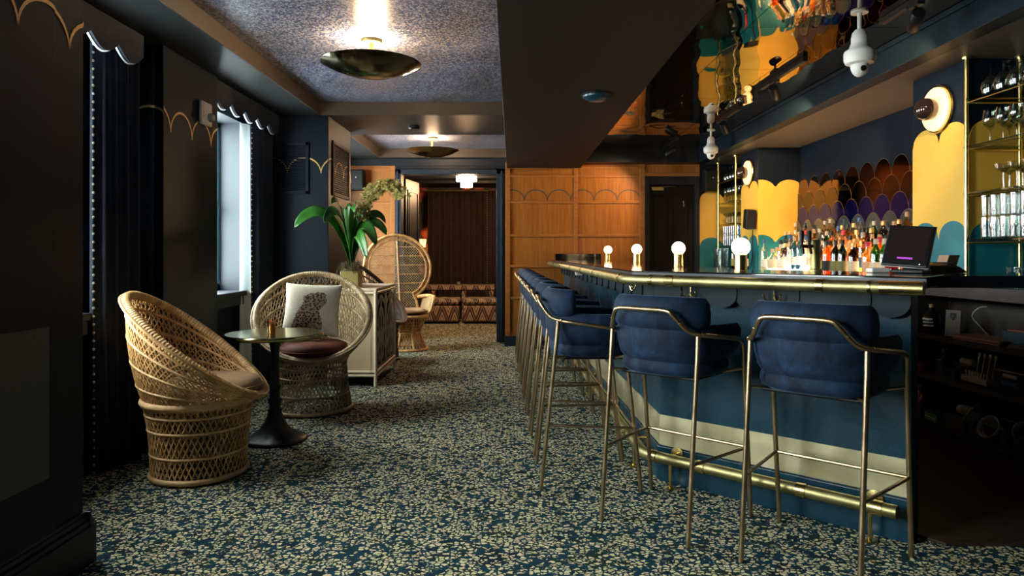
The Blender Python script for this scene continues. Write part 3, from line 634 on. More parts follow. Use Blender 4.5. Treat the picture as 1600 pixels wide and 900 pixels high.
# wall sconces
def sconce(label, y, z=2.17):
    t = thing('wall_sconce', label, 'wall light', (2.75, y, z)); ax = Matrix.Rotation(R(-90), 4, 'Y')
    obj('backing', MB().lathe([(.152, 0), (.155, .006), (.150, .016), (.0, .018)], 44, ax=ax), M['polebrass'], t, smooth=True)
    obj('glow_plate', MB().lathe([(.140, .019), (.138, .03), (.125, .036), (.0, .036)], 44, ax=ax), M['plate'], t, smooth=True)
    obj('globe', MB().ball((-.078, 0, 0), .072, 24, 16), M['smokeglobe'], t, smooth='all')
    obj('neck', MB().tube([(-.018, 0, 0), (-.04, 0, 0)], .02, 12), M['brass'], t)
sconce('round glowing sconce with a dark glass ball above the near yellow pier', 4.40)
sconce('round glowing sconce with a dark glass ball above the far yellow pier', 7.92)

# mirrored scales in the niche
ms = thing('mirror_mosaic', 'rows of scale-shaped copper, bronze, blue and silver mirrors behind the bottles', 'wall mirror', (3.21, 4.69, 1.0))
ROWN = ['copper', 'bronze', 'cobalt blue', 'silver grey']
for r in range(4):
    zt = 2.06-.153*r-1.0; per = .268; off = 0 if r % 2 == 0 else -per/2; x = -.004-.005*r
    for k in range(12):
        y0 = off+k*per; y1 = y0+per
        ya, yb = max(y0, .0), min(y1, 2.95)
        if yb-ya < .03: continue
        def mk(inset, xx, th):
            b = MB(); N = 16; yc = (y0+y1)/2; hw = per/2-inset; top = []
            for i in range(N+1):
                yy = yc-hw*cos(pi*i/N); zz = zt-.155+(.155-inset)*sin(pi*i/N); yy = min(max(yy, ya), yb); top.append((yy, zz))
            lo = max(zt-.36, .0); poly = [(top[0][0], lo)]+top+[(top[-1][0], lo)]; n = len(poly)
            vs = [(xx, a, c) for a, c in poly]+[(xx-th, a, c) for a, c in poly]
            b.add(vs, [tuple(range(n)), tuple(range(n, 2*n))[::-1]]+[(i, n+i, n+(i+1) % n, (i+1) % n) for i in range(n)]); return b
        ed = obj('scale_edge', mk(.0, x, .003), M['scaleedge'], ms)
        pm = obj('mirror_scale', mk(.0035, x-.003, .0015), MR[r], ms); ed.parent = pm; pm['label'] = ROWN[r]+' mirror scale'

# ------------------------------------------------------------ bar counter
P0, P1, P2 = Vector((.69, 9.05)), Vector((.82, 3.77)), Vector((1.718, 2.938))
d1 = (P1-P0).normalized(); d2 = (P2-P1).normalized(); n1 = Vector((d1.y, -d1.x)); n2 = Vector((d2.y, -d2.x))
if n1.x > 0: n1 = -n1
if n2.y > 0: n2 = -n2
def off(o, ext0=0., ext1=0.):
    a0 = P0+n1*o-d1*ext0; a2 = P2+n2*o+d2*ext1; q = P1+n1*o; r = P1+n2*o
    # intersection of the two offset lines
    det = d1.x*(-d2.y)+d2.x*d1.y; e = r-q; tt = (e.x*(-d2.y)+d2.x*e.y)/det; c = q+d1*tt
    return [a0, c, a2]
def strip(o0, o1, z0, z1, e0=0, e1=0, mb=None, mi=0):
    mb = mb or MB(); A, B = off(o0, e0, e1), off(o1, e0, e1)
    for i in (0, 1): mb.prism([tuple(A[i]), tuple(A[i+1]), tuple(B[i+1]), tuple(B[i])], z0, z1, mi)
    return mb
bar = thing('bar_counter', 'long angled bar with blue panelled front, black top and brass rails', 'bar counter', (0, 0, 0))
obj('front_panel', strip(0, -.12, .0, 1.10), M['barpaint'], bar, bevel=.002)
obj('plinth', strip(.022, 0, .0, .185, 0, .01), M['barpaint'], bar, bevel=.003)
obj('kick_strip', strip(.006, 0, .19, .355), M['strip'], bar)
b = MB()
for A, B, n in ((off(.03)[0], off(.03)[1], n1), (off(.03)[1], off(.03)[2], n2)):
    L = (B-A).length; d = (B-A).normalized(); cnt = int(L/.15); per = L/cnt
    for k in range(cnt):
        pc = A+d*((k+.5)*per); outp = n*(.004 if k % 2 else .012); w = per*.54; prof = []
        for i in range(11): th = -pi*i/10; prof.append((w*cos(th), .965+.065+.065*sin(th)))
        prof = [(w, 1.085)]+prof+[(-w, 1.085)]; m_ = len(prof)
        fr = [Vector((*(pc+d*u+outp), z)) for u, z in prof]; bk = [Vector((*(pc+d*u+outp-n*.008), z)) for u, z in prof]
        b.add(fr+bk, [tuple(range(m_)), tuple(range(m_, 2*m_))[::-1]]+[(i, m_+i, m_+(i+1) % m_, (i+1) % m_) for i in range(m_)])
obj('scalloped_apron', b, M['apron'], bar)
ct = strip(.17, -.52, 1.102, 1.15, 0, .09); obj('countertop', ct, M['blackgloss'], bar, bevel=.004)
b = MB().box(1.80, 2.69, 2.95, 3.5, 1.095, 1.148); obj('counter_flap', b, M['blackgloss'], bar, bevel=.004)
b = strip(.171, .16, 1.104, 1.142, 0, .092); obj('counter_edge', b, M['counterblue'], bar)
def railpts(o, z, ext0=0, ext1=0, rad=.09):
    a, c, e = off(o, ext0, ext1); u = (c-a).normalized(); w = (e-c).normalized(); pts = [(a.x, a.y, z)]
    for i in range(9):
        t = i/8; p = (c-u*rad)*(1-t)**2+c*2*t*(1-t)+(c+w*rad)*t*t; pts.append((p.x, p.y, z))
    pts.append((e.x, e.y, z)); return pts
obj('arm_rail', MB().tube(railpts(.20, 1.103, -.05, .09), .027, 18), M['brass'], bar, smooth=True)
def collar(o, z, r, w, s, seg):
    A = off(o, 0, .09); p = A[seg]; d = (A[seg+1]-A[seg]).normalized(); q = p+d*s
    return [(q.x-d.x*w/2, q.y-d.y*w/2, z), (q.x+d.x*w/2, q.y+d.y*w/2, z)]
L1 = (off(.2)[1]-off(.2)[0]).length
cl_ = lambda pts, r, par: obj('rail_collar', MB().tube(pts, r, 18), M['polebrass'], par, smooth=True)
for s in (.9, 1.8, 2.7, 3.5, 4.2, L1-.16): cl_(collar(.20, 1.103, .03, .02, s, 0), .0305, bar)
for s, w in ((.15, .02), (.26, .05), (1.0, .03), (1.20, .012)): cl_(collar(.20, 1.103, .03, w, s, 1), .0305, bar)
A = off(.2, 0, .09)[2]; cl_([(A.x-d2.x*.16, A.y-d2.y*.16, 1.103), (A.x, A.y, 1.103)], .0295, bar)
fr = obj('foot_rail', MB().tube(railpts(.10, .15, -.05, -.03, .06), .029, 18), M['brass'], bar, smooth=True)
for seg, ss in ((0, (.8, 1.9, 3.0, 4.1, 5.05)), (1, (.16, 1.13))):
    A = off(.10); d = (A[seg+1]-A[seg]).normalized(); n = (n1, n2)[seg]
    for s in ss:
        b = MB(); p = A[seg]+d*s; q = p-n*.078; o_ = p+n*.0
        b.tube([(o_.x, o_.y, .13), (o_.x, o_.y, .003)], .009, 8); b.lathe([(.034, 0), (.034, .004), (.012, .010)], 18, (o_.x, o_.y, 0))
        b.tube([(p.x, p.y, .165), (q.x+n.x*.005, q.y+n.y*.005, .165)], .008, 8)
        axm = Vector((n.x, n.y, 0)).to_track_quat('Z', 'Y').to_matrix().to_4x4()
        b.lathe([(.036, 0), (.036, .005), (.012, .010)], 18, (q.x+n.x*.003, q.y+n.y*.003, .165), ax=axm)
        obj('bracket', b, M['polebrass'], fr, smooth=True)
A12 = off(.10)
for seg, ss in ((0, (1.2, 2.4, 3.6, 4.9)), (1, (.06, .34, .84, 1.16))):
    dd_ = (A12[seg+1]-A12[seg]).normalized()
    for s in ss: p = A12[seg]+dd_*s; cl_([(p.x-dd_.x*.022, p.y-dd_.y*.022, .15), (p.x+dd_.x*.022, p.y+dd_.y*.022, .15)], .0325, fr)
for seg, s in ((0, 4.9), (1, .24), (1, .30+.38)):
    A = off(.06); d = (A[seg+1]-A[seg]).normalized(); n = (n1, n2)[seg]; p = A[seg]+d*s; h = MB()
    h.tube([(p.x, p.y, 1.09), (p.x, p.y, 1.02)], .004, 6)
    for sg in (-1, 1):
        h.tube(smoothpath([(p.x, p.y, 1.04), (p.x+d.x*.012*sg+n.x*.01, p.y+d.y*.012*sg+n.y*.01, 1.02), (p.x+d.x*.03*sg+n.x*.02, p.y+d.y*.03*sg+n.y*.02, 1.018), (p.x+d.x*.040*sg+n.x*.025, p.y+d.y*.040*sg+n.y*.025, 1.04)], 4), .0035, 6)
        h.ball((p.x+d.x*.040*sg+n.x*.025, p.y+d.y*.040*sg+n.y*.025, 1.043), .006, 8, 6)
    obj('coat_hook', h, M['polebrass'], bar, smooth=True)
for s, c in ((2.2, 'white'), (3.1, 'black')):
    A = off(.055); d = (A[1]-A[0]).normalized(); p = A[0]+d*s
    bq = MB().bx((p.x, p.y, 1.055), (.10, .075, .075) if c == 'white' else (.08, .12, .04)); 
    oo = obj('power_outlet', bq, M['white'] if c == 'white' else M['reveal'], bar, bevel=.004)
    if c == 'white': obj('socket', MB().lathe([(.02, 0), (.018, .002)], 14, (p.x, p.y-.038, 1.055), ax=Matrix.Rotation(R(90), 4, 'X')), M['black'], oo)
rb = thing('raised_counter_box', 'low black box standing at the far end of the bar', 'box', (.84, 8.78, 1.151)); obj('box', MB().box(-.29, .29, -.12, .2, 0, .078), M['blackgloss'], rb, bevel=.003)
obj('latch', MB().ball((0, -.122, .062), .005, 8, 6), M['brass'], rb)

# globe lamps on the bar
def globe_lamp(x, y, label):
    t = thing('globe_lamp', label, 'table lamp', (x, y, 1.151), 0, 'globe lamps along the bar')
    obj('base', MB().lathe([(.034, 0), (.034, .004), (.031, .006), (.031, .086), (.029, .088), (0, .088)], 28), M['polebrass'], t, smooth=True)
    obj('globe', MB().ball((0, 0, .126), .0465, 28, 18), M['bulb'], t, smooth='all')
for x, y, l in ((1.18, 3.52, 'largest globe lamp, nearest on the bar before the yellow wall'), (1.178, 4.83, 'second nearest globe lamp, glowing before the black door'),
                (1.157, 6.33, 'third nearest globe lamp, at the edge of oak wall and black door'), (1.14, 8.1, 'smallest globe lamp, farthest down the bar before the oak wall')): globe_lamp(x, y, l)

# ------------------------------------------------------------ bar stools
def sweep_pad(path, z0f, z1f, th, lean, n=60):
    P = smoothpath([(x, y, 0) for x, y in path], 8); N = len(P); b = MB(); rows = []; K = 18
    for i, p in enumerate(P):
        d = P[min(i+1, N-1)]-P[max(i-1, 0)]; d.normalize(); nr = Vector((d.y, -d.x, 0)); u = i/(N-1)
        e = min(1, min(i, N-1-i)/3.5); sc = sqrt(max(.0, 1-(1-e)**2))*.92+.08
        z0, z1 = z0f(u), z1f(u); zc, h = (z0+z1)/2, (z1-z0)/2
        row = []
        for k in range(K):
            a = 2*pi*k/K; ca, sa = cos(a), sin(a); sx = math.copysign(abs(ca)**.55, ca); sz = math.copysign(abs(sa)**.55, sa)
            zz = zc+h*sz*(.55+.45*sc); oo = sx*th/2*sc+lean*(zz-z1)+.006*cos(3*a)
            row.append(Vector((p.x, p.y, 0))+nr*oo+Vector((0, 0, zz)))
        rows.append(row)
    vs = [q for r_ in rows for q in r_]; fs = [(i*K+j, i*K+(j+1) % K, (i+1)*K+(j+1) % K, (i+1)*K+j) for i in range(N-1) for j in range(K)]
    fs += [tuple(range(K)), tuple(range((N-1)*K, N*K))]
    return b.add(vs, fs)
def make_stool():
    t = thing('bar_stool', '', 'bar stool', (0, 0, 0), 0, 'blue velvet bar stools')
    half = [(.222, .47), (.240, .36), (.232, .23), (.190, .13), (.105, .08), (0, .066)]
    full = half+[(-x, y) for x, y in half[::-1][1:]]
    full = full[::-1]      # run left to right so the normal points outwards
    arm = lambda u: .92+.010*sin(pi*u)
    obj('arm_shell', sweep_pad(full, lambda u: .748-.006*sin(pi*u)+.035*abs(2*u-1)**3, arm, .065, .16), M['velvet'], t, smooth='all')
    h2 = [(.212, .185), (.188, .12), (.108, .072), (0, .056)]; f2 = (h2+[(-x, y) for x, y in h2[::-1][1:]])[::-1]
    obj('backrest', sweep_pad(f2, lambda u: .905, lambda u: 1.055-.006*abs(2*u-1)**2, .062, -.04), M['velvet'], t, smooth='all')
    b = MB()
    def seatf(prof, k=36):
        vs = []
        for r, z in prof:
            for j in range(k):
                a = 2*pi*j/k; c, s_ = cos(a), sin(a); e = .8
                x = math.copysign(abs(c)**e, c)*.236*r; y = .285+math.copysign(abs(s_)**e, s_)*.225*r; vs.append((x, y, z))
        n = len(prof); fs = [(i*k+j, i*k+(j+1) % k, (i+1)*k+(j+1) % k, (i+1)*k+j) for i in range(n-1) for j in range(k)]
        fs += [tuple(range(k))[::-1], tuple(range((n-1)*k, n*k))]; b.add(vs, fs)
    seatf([(.2, .692), (.88, .694), (.97, .705), (1.0, .725), (.985, .75), (.93, .765), (.93, .79), (.85, .808), (.5, .815), (.1, .816)])
    obj('seat', b, M['velvet'], t, smooth='all')
    obj('seat_pan', MB().box(-.19, .19, .12, .45, .680, .694), M['black'], t, bevel=.01)
    rp = [(-.150, .004, .975), (-.118, -.004, .996), (0, -.006, .998), (.118, -.004, .996), (.150, .004, .975), (.190, .045, .915), (.222, .090, .893), (.262, .17, .882), (.280, .29, .866), (.279, .38, .850), (.276, .415, .825), (.273, .43, .78)]
    lft = [(-x, y, z) for x, y, z in rp[::-1][:7]]
    path = smoothpath(lft+rp, 6); obj('arm_rail', MB().tube(path, .0105, 10), M['brassframe'], t, smooth=True)
    for sx in (-1, 1):
        obj('leg', MB().tube([(sx*.222, .092, .890), (sx*.2225, .085, .80), (sx*.222, .0, .0)], .0105, 10), M['brassframe'], t, smooth=True)
        obj('leg', MB().tube(smoothpath([(sx*.273, .43, .79), (sx*.272, .44, .72), (sx*.270, .52, 0)], 4), .0105, 10), M['brassframe'], t, smooth=True)
        obj('side_stretcher', MB().tube([(sx*.222, .036, .34), (sx*.271, .482, .335)], .0075, 8), M['brassframe'], t, smooth=True)
        obj('seat_bracket', MB().tube([(sx*.2225, .075, .70), (sx*.15, .18, .688)], .007, 8), M['brassframe'], t, smooth=True); obj('seat_bracket', MB().tube([(sx*.272, .44, .71), (sx*.17, .39, .688)], .007, 8), M['brassframe'], t, smooth=True)
        obj('rivet', MB().ball((sx*.235, .108, .893), .0105, 8, 6).ball((sx*.172, .022, .945), .0105, 8, 6), M['polebrass'], t, smooth='all')
    obj('front_stretcher', MB().tube([(-.271, .482, .335), (.271, .482, .335)], .0075, 8), M['brassframe'], t, smooth=True)
    return t
st0 = make_stool(); st0.location = (1.085, 2.60, 0); st0.rotation_euler = (0, 0, R(-42.8)); st0['label'] = 'nearest blue velvet bar stool, rightmost at the front of the bar'
dup(st0, (.580, 3.035, 0), R(-42.8), 'second blue velvet bar stool, left of the nearest one at the bar corner')
SL = ['first', 'second', 'third', 'fourth', 'fifth', 'sixth', 'seventh']
sy = [3.81, 4.41, 5.01, 5.62, 6.24, 6.86, 7.48, 8.10]
for k, y in enumerate(sy):
    lab = 'blue velvet bar stool nearest the camera in the side row along the bar' if k == 0 else ('blue velvet bar stool farthest back in the side row, by the oak wall' if k == 7 else
          '%s blue velvet bar stool behind the nearest one of the side row' % SL[k-1])
    dup(st0, (.148-.024*(y-3.81), y, 0), R(-89), lab)

# ------------------------------------------------------------ back bar cabinet
def fx(y): return 2.86-.071*(y-2.9)          # front edge of the back counter
bb = thing('back_bar_cabinet', 'long dark back counter with open shelves under it along the right wall', 'cabinet', (0, 0, 0))
def slab(y0, y1, dx0, x1, z0, z1, mb=None):
    mb = mb or MB(); return mb.prism([(fx(y0)+dx0, y0), (x1, y0), (x1, y1), (fx(y1)+dx0, y1)], z0, z1)
pr = [(2.9, 9.08, 3.205)]
b = MB()
for y0, y1, x1 in pr: slab(y0, y1, -.02, x1, .968, 1.04, b)
obj('countertop', b, M['backcounter'], bb)
for z, th in ((.69, .032), (.425, .032), (.125, .032)):
    b = MB()
    for y0, y1, x1 in pr: slab(y0, y1, 0., min(x1, fx(y0)+.40), z-th/2, z+th/2, b)
    obj('shelf', b, M['darkshelf'], bb)
b = MB()
for y0, y1, x1 in pr: b.prism([(min(x1-.02, fx(y0)+.38), y0), (min(x1, fx(y0)+.40), y0), (min(x1, fx(y1)+.40), y1), (min(x1-.02, fx(y1)+.38), y1)], 0, .968)
obj('back_panel', b, M['darkshelf'], bb)
b = MB(); slab(2.9, 9.08, .03, 2.7, .0, .11) if False else None
b.prism([(fx(2.9)+.04, 2.9), (fx(2.9)+.07, 2.9), (fx(9.08)+.07, 9.08), (fx(9.08)+.04, 9.08)], 0, .11); obj('kick_board', b, M['darkshelf'], bb)
for y in (2.93, 4.80, 6.6, 8.9):
    obj('divider', MB().box(fx(y)+.01, min(3.2, fx(y)+.38) if y != 4.80 else fx(y)+.38, y, y+.03, 0, .968), M['darkshelf'], bb)
mt = thing('rubber_mat', 'perforated dark rubber mat on the floor behind the bar', 'floor mat', (0, 0, 0))
obj('mat', MB().prism([(1.845, 2.9), (fx(2.9)+.03, 2.9), (fx(9.0)+.03, 9.0), (1.02, 9.0), (1.08, 3.93)], .001, .014), M['rubber'], mt)

# bottle steps
for i, (x0, z0, z1) in enumerate(((2.865, 1.041, 1.070), (2.985, 1.041, 1.150), (3.085, 1.041, 1.225))):
    s = thing('bottle_step', ['low lit bottle step at the front of the niche', 'middle lit bottle step in the niche', 'tall lit bottle step against the mirrors'][i], 'display step', (x0, 4.72, z0))
    obj('step', MB().box(0, [.118, .098, .094][i], 0, 2.90, 0, z1-z0), M['step'], s, bevel=.002)
KINDS = {
 'wine': [(.0, 0), (.036, 0), (.038, .01), (.038, .19), (.034, .215), (.018, .245), (.014, .26), (.014, .30), (0, .30)],
 'whisky': [(.0, 0), (.038, 0), (.041, .008), (.041, .17), (.036, .20), (.020, .218), (.016, .235), (.016, .28), (0, .28)],
 'squat': [(.0, 0), (.044, 0), (.048, .01), (.050, .11), (.044, .15), (.022, .175), (.015, .19), (.015, .235), (0, .235)],
 'tall': [(.0, 0), (.033, 0), (.036, .01), (.037, .22), (.030, .25), (.017, .27), (.013, .29), (.013, .335), (0, .335)],
 'flask': [(.0, 0), (.030, 0), (.046, .03), (.052, .075), (.046, .12), (.026, .155), (.014, .18), (.014, .25), (0, .25)]}
def make_bottle(kind, liq, cap, lab):
    t = thing('bottle', '', 'bottle'); pf = KINDS[kind]; H = pf[-1][1]; body = [(r, z) for r, z in pf]
    obj('glass_body', MB().lathe(body, 18), M['b_'+liq], t, smooth=True)
    lvl = H*random.uniform(.35, .68); inner = [(0, .006)]+[(max(.001, r-.0035), z+.004) for r, z in pf[1:-1] if z < lvl]; r_l = inner[-1][0]; inner += [(r_l, lvl), (0, lvl)]
    obj('liquor', MB().lathe(inner, 16), M['l_'+liq], t, smooth=True)
    r0 = pf[-2][0]; obj('cap', MB().lathe([(r0+.002, H-.030), (r0+.003, H-.026), (r0+.003, H+.006), (r0, H+.01), (0, H+.01)], 14), M['c_'+cap], t, smooth=True)
    rr = max(r for r, z in pf)+.0008; z0, z1 = (.05, .135) if kind != 'flask' else (.065, .085); N = 12
    fn = lambda u, v: (rr*cos(pi+.0+(u-.5)*3.6+.6), rr*sin(pi+(u-.5)*3.6+.6), z0+(z1-z0)*v)
    obj('paper_label', MB().grid(fn, N, 1), M['p_'+lab], t, smooth='all'); return t
def bottle_label(kind, liq, cap, lab, where): return '%s %s bottle with %s top, %s' % (liq, {'wine': 'slim', 'whisky': 'straight', 'squat': 'squat', 'tall': 'tall', 'flask': 'round'}[kind], cap, where)
protos = {}
def place_bottle(spec, loc, where, group, sc=1.):
    if spec not in protos: o = make_bottle(*spec); protos[spec] = o; o.location = loc
    else: o = dup(protos[spec], loc)
    o.rotation_euler = (0, 0, random.uniform(-.35, .45)); o.scale = (sc, sc, sc)
    o['label'] = bottle_label(*spec, where); o['group'] = group
BS = [('tall', 'clear', 'blue', 'white'), ('whisky', 'clear', 'white', 'white'), ('squat', 'clear', 'cork', 'cream'), ('whisky', 'pale gold', 'gold', 'cream'), ('wine', 'amber', 'black', 'black'),
      ('flask', 'amber', 'cork', 'peach'), ('tall', 'pale gold', 'white', 'blue'), ('whisky', 'whisky', 'red', 'peach'), ('wine', 'dark green', 'black', 'olive'), ('squat', 'whisky', 'black', 'cream'),
      ('wine', 'green', 'white', 'cream'), ('whisky', 'brown', 'gold', 'cream'), ('flask', 'red', 'black', 'black'), ('tall', 'whisky', 'cork', 'white'), ('tall', 'blue', 'cork', 'white'), ('squat', 'pale gold', 'cork', 'white'),
      ('wine', 'clear', 'red', 'white'), ('whisky', 'amber', 'black', 'peach')]
rr = random.Random(21)
left = [0, 1, 2, 3, 15, 6, 16, 14, 4]; right = [7, 13, 17, 9, 10, 14, 3, 12, 5, 11, 16]
for row, (x, z, n, nm) in enumerate(((2.925, 1.0705, 23, 'front'), (3.034, 1.1505, 24, 'middle'), (3.126, 1.2255, 24, 'back'))):
    for k in range(n):
        f = k/(n-1); y = 7.54-f*2.72+rr.uniform(-.012, .012)
        pool = left if rr.random() > f*1.15 else right
        sp = BS[rr.choice(pool)]
        place_bottle(sp, (x+rr.uniform(-.008, .008), y, z), '%s from the left in the %s row' % (ORD[k], nm), 'liquor bottles in the '+nm+' row of the lit niche', rr.uniform(.93, 1.05) if row < 2 else rr.uniform(.9, 1.02))
ex = [((10), 2.74, 5.02), (10, 2.74, 5.14), (12, 2.73, 4.90), (7, 2.75, 5.28), (8, 2.72, 5.62), (8, 2.74, 5.78), (4, 2.72, 5.90), (11, 2.74, 5.48), (8, 2.72, 6.05), (1, 2.72, 6.9), (2, 2.71, 7.1), (0, 2.70, 7.3)]
for k, (i, x, y) in enumerate(sorted(ex, key=lambda e: -e[2])): place_bottle(BS[i], (x, y, 1.0405), '%s from the left standing before the lit steps' % ORD[k], 'bottles on the counter before the lit steps')
place_bottle(BS[8], (2.62, 8.05, 1.0405), 'beside the nearest globe lamp, left side', 'dark bottles on the far back counter'); place_bottle(('wine', 'brown', 'red', 'cream'), (2.66, 7.78, 1.0405), 'right behind the nearest globe lamp', 'dark bottles on the far back counter')
# drinking glasses
GL = {'wine': [(.034, 0), (.034, .002), (.005, .006), (.004, .075), (.012, .085), (.036, .115), (.040, .145), (.034, .195), (.033, .195), (.038, .145), (.033, .117), (.0, .09)],
      'coupe': [(.032, 0), (.032, .002), (.004, .006), (.004, .095), (.012, .10), (.042, .12), (.048, .145), (.0465, .145), (.040, .122), (0, .105)],
      'highball': [(.0, 0), (.030, 0), (.031, .004), (.034, .125), (.0325, .125), (.029, .012), (0, .012)],
      'snifter': [(.034, 0), (.034, .002), (.005, .006), (.005, .05), (.02, .058), (.046, .09), (.050, .12), (.038, .165), (.0365, .165), (.048, .12), (.044, .092), (0, .06)]}
gp = {}
def glass(kind, loc, label, group, flip=False):
    key = kind
    if key not in gp: o = obj(kind+'_glass' if kind != 'highball' else 'highball_glass', MB().lathe(GL[kind], 18, cap=False), M['glass'], smooth=True); gp[key] = o
    else: o = gp[key].copy(); C.objects.link(o)
    h = max(z for r, z in GL[kind])
    o.location = (loc[0], loc[1], loc[2]+(h if flip else 0)); o.rotation_euler = (pi if flip else 0, 0, 0); tag(o, label, 'glass', group); return o
def rack(label, yb, yf, x0, x1, zs, poles):
    t = thing('glass_shelf_rack', label, 'shelf', (x0, yb, 1.04))
    for (px, py) in poles:
        obj('pole', MB().tube([(px-x0, py-yb, 0.002), (px-x0, py-yb, 1.378)], .013, 14).lathe([(.026, 1.364), (.028, 1.372), (.028, 1.379)], 16, (px-x0, py-yb, 0)), M['polebrass'], t, smooth=True)
    for z in zs:
        obj('glass_shelf', MB().box(-.01, x1-x0, min(yf, yb)-yb, max(yf, yb)-yb, z-1.04, z-1.04+.009), M['shelfglass'], t)
        obj('shelf_bracket', MB().tube([(0, -.02 if yf < yb else .02, z-1.052), (x1-x0-.01, -.02 if yf < yb else .02, z-1.052)], .007, 8).tube([(0, -.02 if yf < yb else .02, z-1.052), (0, yf-yb, z-1.052)], .004, 8), M['polebrass'], t)
ZS = (2.155, 1.873, 1.597, 1.318)
rack('brass framed glass shelves full of glassware at the right edge', 4.10, 2.98, 2.72, 3.19, ZS, ((2.72, 4.085), (3.04, 4.085)))
rack('brass framed glass shelves far back beside the service door', 8.22, 8.98, 2.70, 3.19, ZS, ((2.70, 8.235), (2.70, 8.93)))
ROWS = {0: 'front', 1: 'middle', 2: 'back'}
for (ya, step, n, far) in ((3.98, -.105, 7, False), (8.33, .105, 6, True)):
    w = 'near right rack' if not far else 'far rack'
    for k in range(n):
        for q, x in enumerate((2.79, 2.90, 3.01)):
            y = ya+step*k; pos = '%s from the pole, %s row' % (ORD[k], ROWS[q])
            glass('snifter', (x, y, ZS[0]+.0095), 'upside down snifter, %s, top shelf of the %s' % (pos, w), 'upside down glasses on the top shelf, '+w, True)
            glass('wine', (x, y, ZS[1]+.0095), 'upright wine glass, %s, second shelf of the %s' % (pos, w), 'wine glasses on the second shelf, '+w)
            if not (x < 2.8 and k < 1): glass('coupe', (x, y, ZS[2]+.0095), 'coupe glass, %s, third shelf of the %s' % (pos, w), 'coupes on the third shelf, '+w)
    for k in range(int(n*1.35)):
        for q, x in enumerate((2.77, 2.85, 2.93)):
            y = ya+step*.74*k; pos = '%s from the pole, %s row' % (ORD[k], ROWS[q])
            glass('highball', (x, y, ZS[3]+.0095), 'lower tumbler, %s, bottom shelf of the %s' % (pos, w), 'lower highball glasses, '+w)
            glass('highball', (x, y, ZS[3]+.1355), 'upper tumbler, %s, bottom shelf of the %s' % (pos, w), 'upper highball glasses, '+w)
for k in range(6):
    for q, x in enumerate((2.83, 2.91)):
        glass('highball', (x, 3.86-k*.078, 1.0405), 'clear tumbler on the back counter at right, %s from the left, %s row' % (ORD[k], ('front', 'back')[q]), 'tumblers on the back counter at the right')
for k in range(4):
    for j in range(2):
        for lv in range(2): glass('highball', (2.50+j*.085+.02*k, 8.25+k*.10, 1.0405+lv*.1265), '%s stacked tumbler on the far back counter, %s from the front, %s column' % (('lower', 'upper')[lv], ORD[k], ('left', 'right')[j]), 'stacked tumblers on the far back counter')

# beer tap tower
tp = thing('beer_tap_tower', 'brass beer tap column with two black handled taps among the bottles', 'beer tap', (1.60, 3.60, 1.151))
obj('column', MB().lathe([(.034, 0), (.034, .008), (.024, .012), (.024, .158), (.026, .162), (0, .166)], 24), M['brass'], tp, smooth=True)
for dx in (-.045, -.085):
    f = MB().tube([(-.02, -.01, .13), (dx, -.03, .13), (dx, -.045, .115), (dx, -.05, .09)], .007, 10); fo = obj('faucet', f, M['iron'], tp, smooth=True)
    obj('tap_handle', MB().lathe([(.006, .0), (.009, .02), (.012, .06), (.010, .075), (0, .078)], 14, (dx, -.03, .135)), M['black'], fo, smooth=True)
obj('cross_pipe', MB().tube([(-.095, -.02, .13), (.0, -.0, .13)], .010, 10), M['iron'], tp, smooth=True)

# point of sale terminal
ps = thing('till_terminal', 'black touchscreen till tilted on its stand at the bar end', 'till', (1.90, 3.27, 1.151), R(-44))
tm = Matrix.Translation((0, 0, .125)) @ Matrix.Rotation(R(4), 4, 'Y') @ Matrix.Rotation(R(-27), 4, 'X')
def tb_(x0, x1, y0, y1, z0, z1):
    q = MB().box(x0, x1, y0, y1, z0, z1); q.v = [tuple(tm @ Vector(v)) for v in q.v]; return q
cs = obj('screen_case', tb_(-.10, .10, -.012, .012, -.11, .11), M['black'], ps, bevel=.008)
obj('screen', tb_(-.083, .083, -.0135, -.0120, -.080, .095), M['screen'], cs); obj('screen_mark', tb_(-.035, .03, -.0145, -.0136, -.073, -.064), M['purple'], cs)
obj('case_rim', tb_(-.102, .102, -.004, .002, -.112, .112), mat('grey_case_rim', (.12, .12, .12), .3, .5), cs, bevel=.002)
b = MB().prism([(-.06, -.06), (.075, -.06), (.075, .10), (-.06, .10)], 0, .016); b.add([(-.03, .02, .01), (.05, .02, .01), (.05, .10, .01), (-.03, .10, .01), (-.02, .0, .12), (.04, .0, .12), (.04, .03, .14), (-.02, .03, .14)], [(0, 3, 2, 1), (4, 5, 6, 7), (0, 1, 5, 4), (1, 2, 6, 5), (2, 3, 7, 6), (3, 0, 4, 7)])
obj('stand', b, M['black'], ps, bevel=.004); obj('power_light', tb_(.062, .066, -.0142, -.0134, -.098, -.094), mat('blue_led', (.1, .2, .9), .3, emit=(.3, .5, 1), es=4), cs)
pr_ = thing('receipt_printer', 'low black receipt printer behind the till', 'printer', (2.13, 3.37, 1.149), R(-8)); b = MB().add([(-.09, -.06, 0), (.09, -.06, 0), (.09, .08, 0), (-.09, .08, 0), (-.07, -.03, .035), (.06, -.03, .03), (.05, .06, .05), (-.07, .06, .055)], [(0, 3, 2, 1), (4, 5, 6, 7), (0, 1, 5, 4), (1, 2, 6, 5), (2, 3, 7, 6), (3, 0, 4, 7)]); obj('body', b, M['black'], pr_, bevel=.005)
obj('paper_slot', MB().box(-.05, .04, .0, .006, .046, .052), M['cardgrey'], pr_)
nb = thing('napkin_stack', 'orange stack of folded napkins behind the till', 'napkins', (2.20, 3.45, 1.149), R(20)); b = MB()
for i in range(9): b.bx((0, i*.006-.024, .05), (.075, .005, .075), M4=Matrix.Rotation(R(18), 4, 'X'))
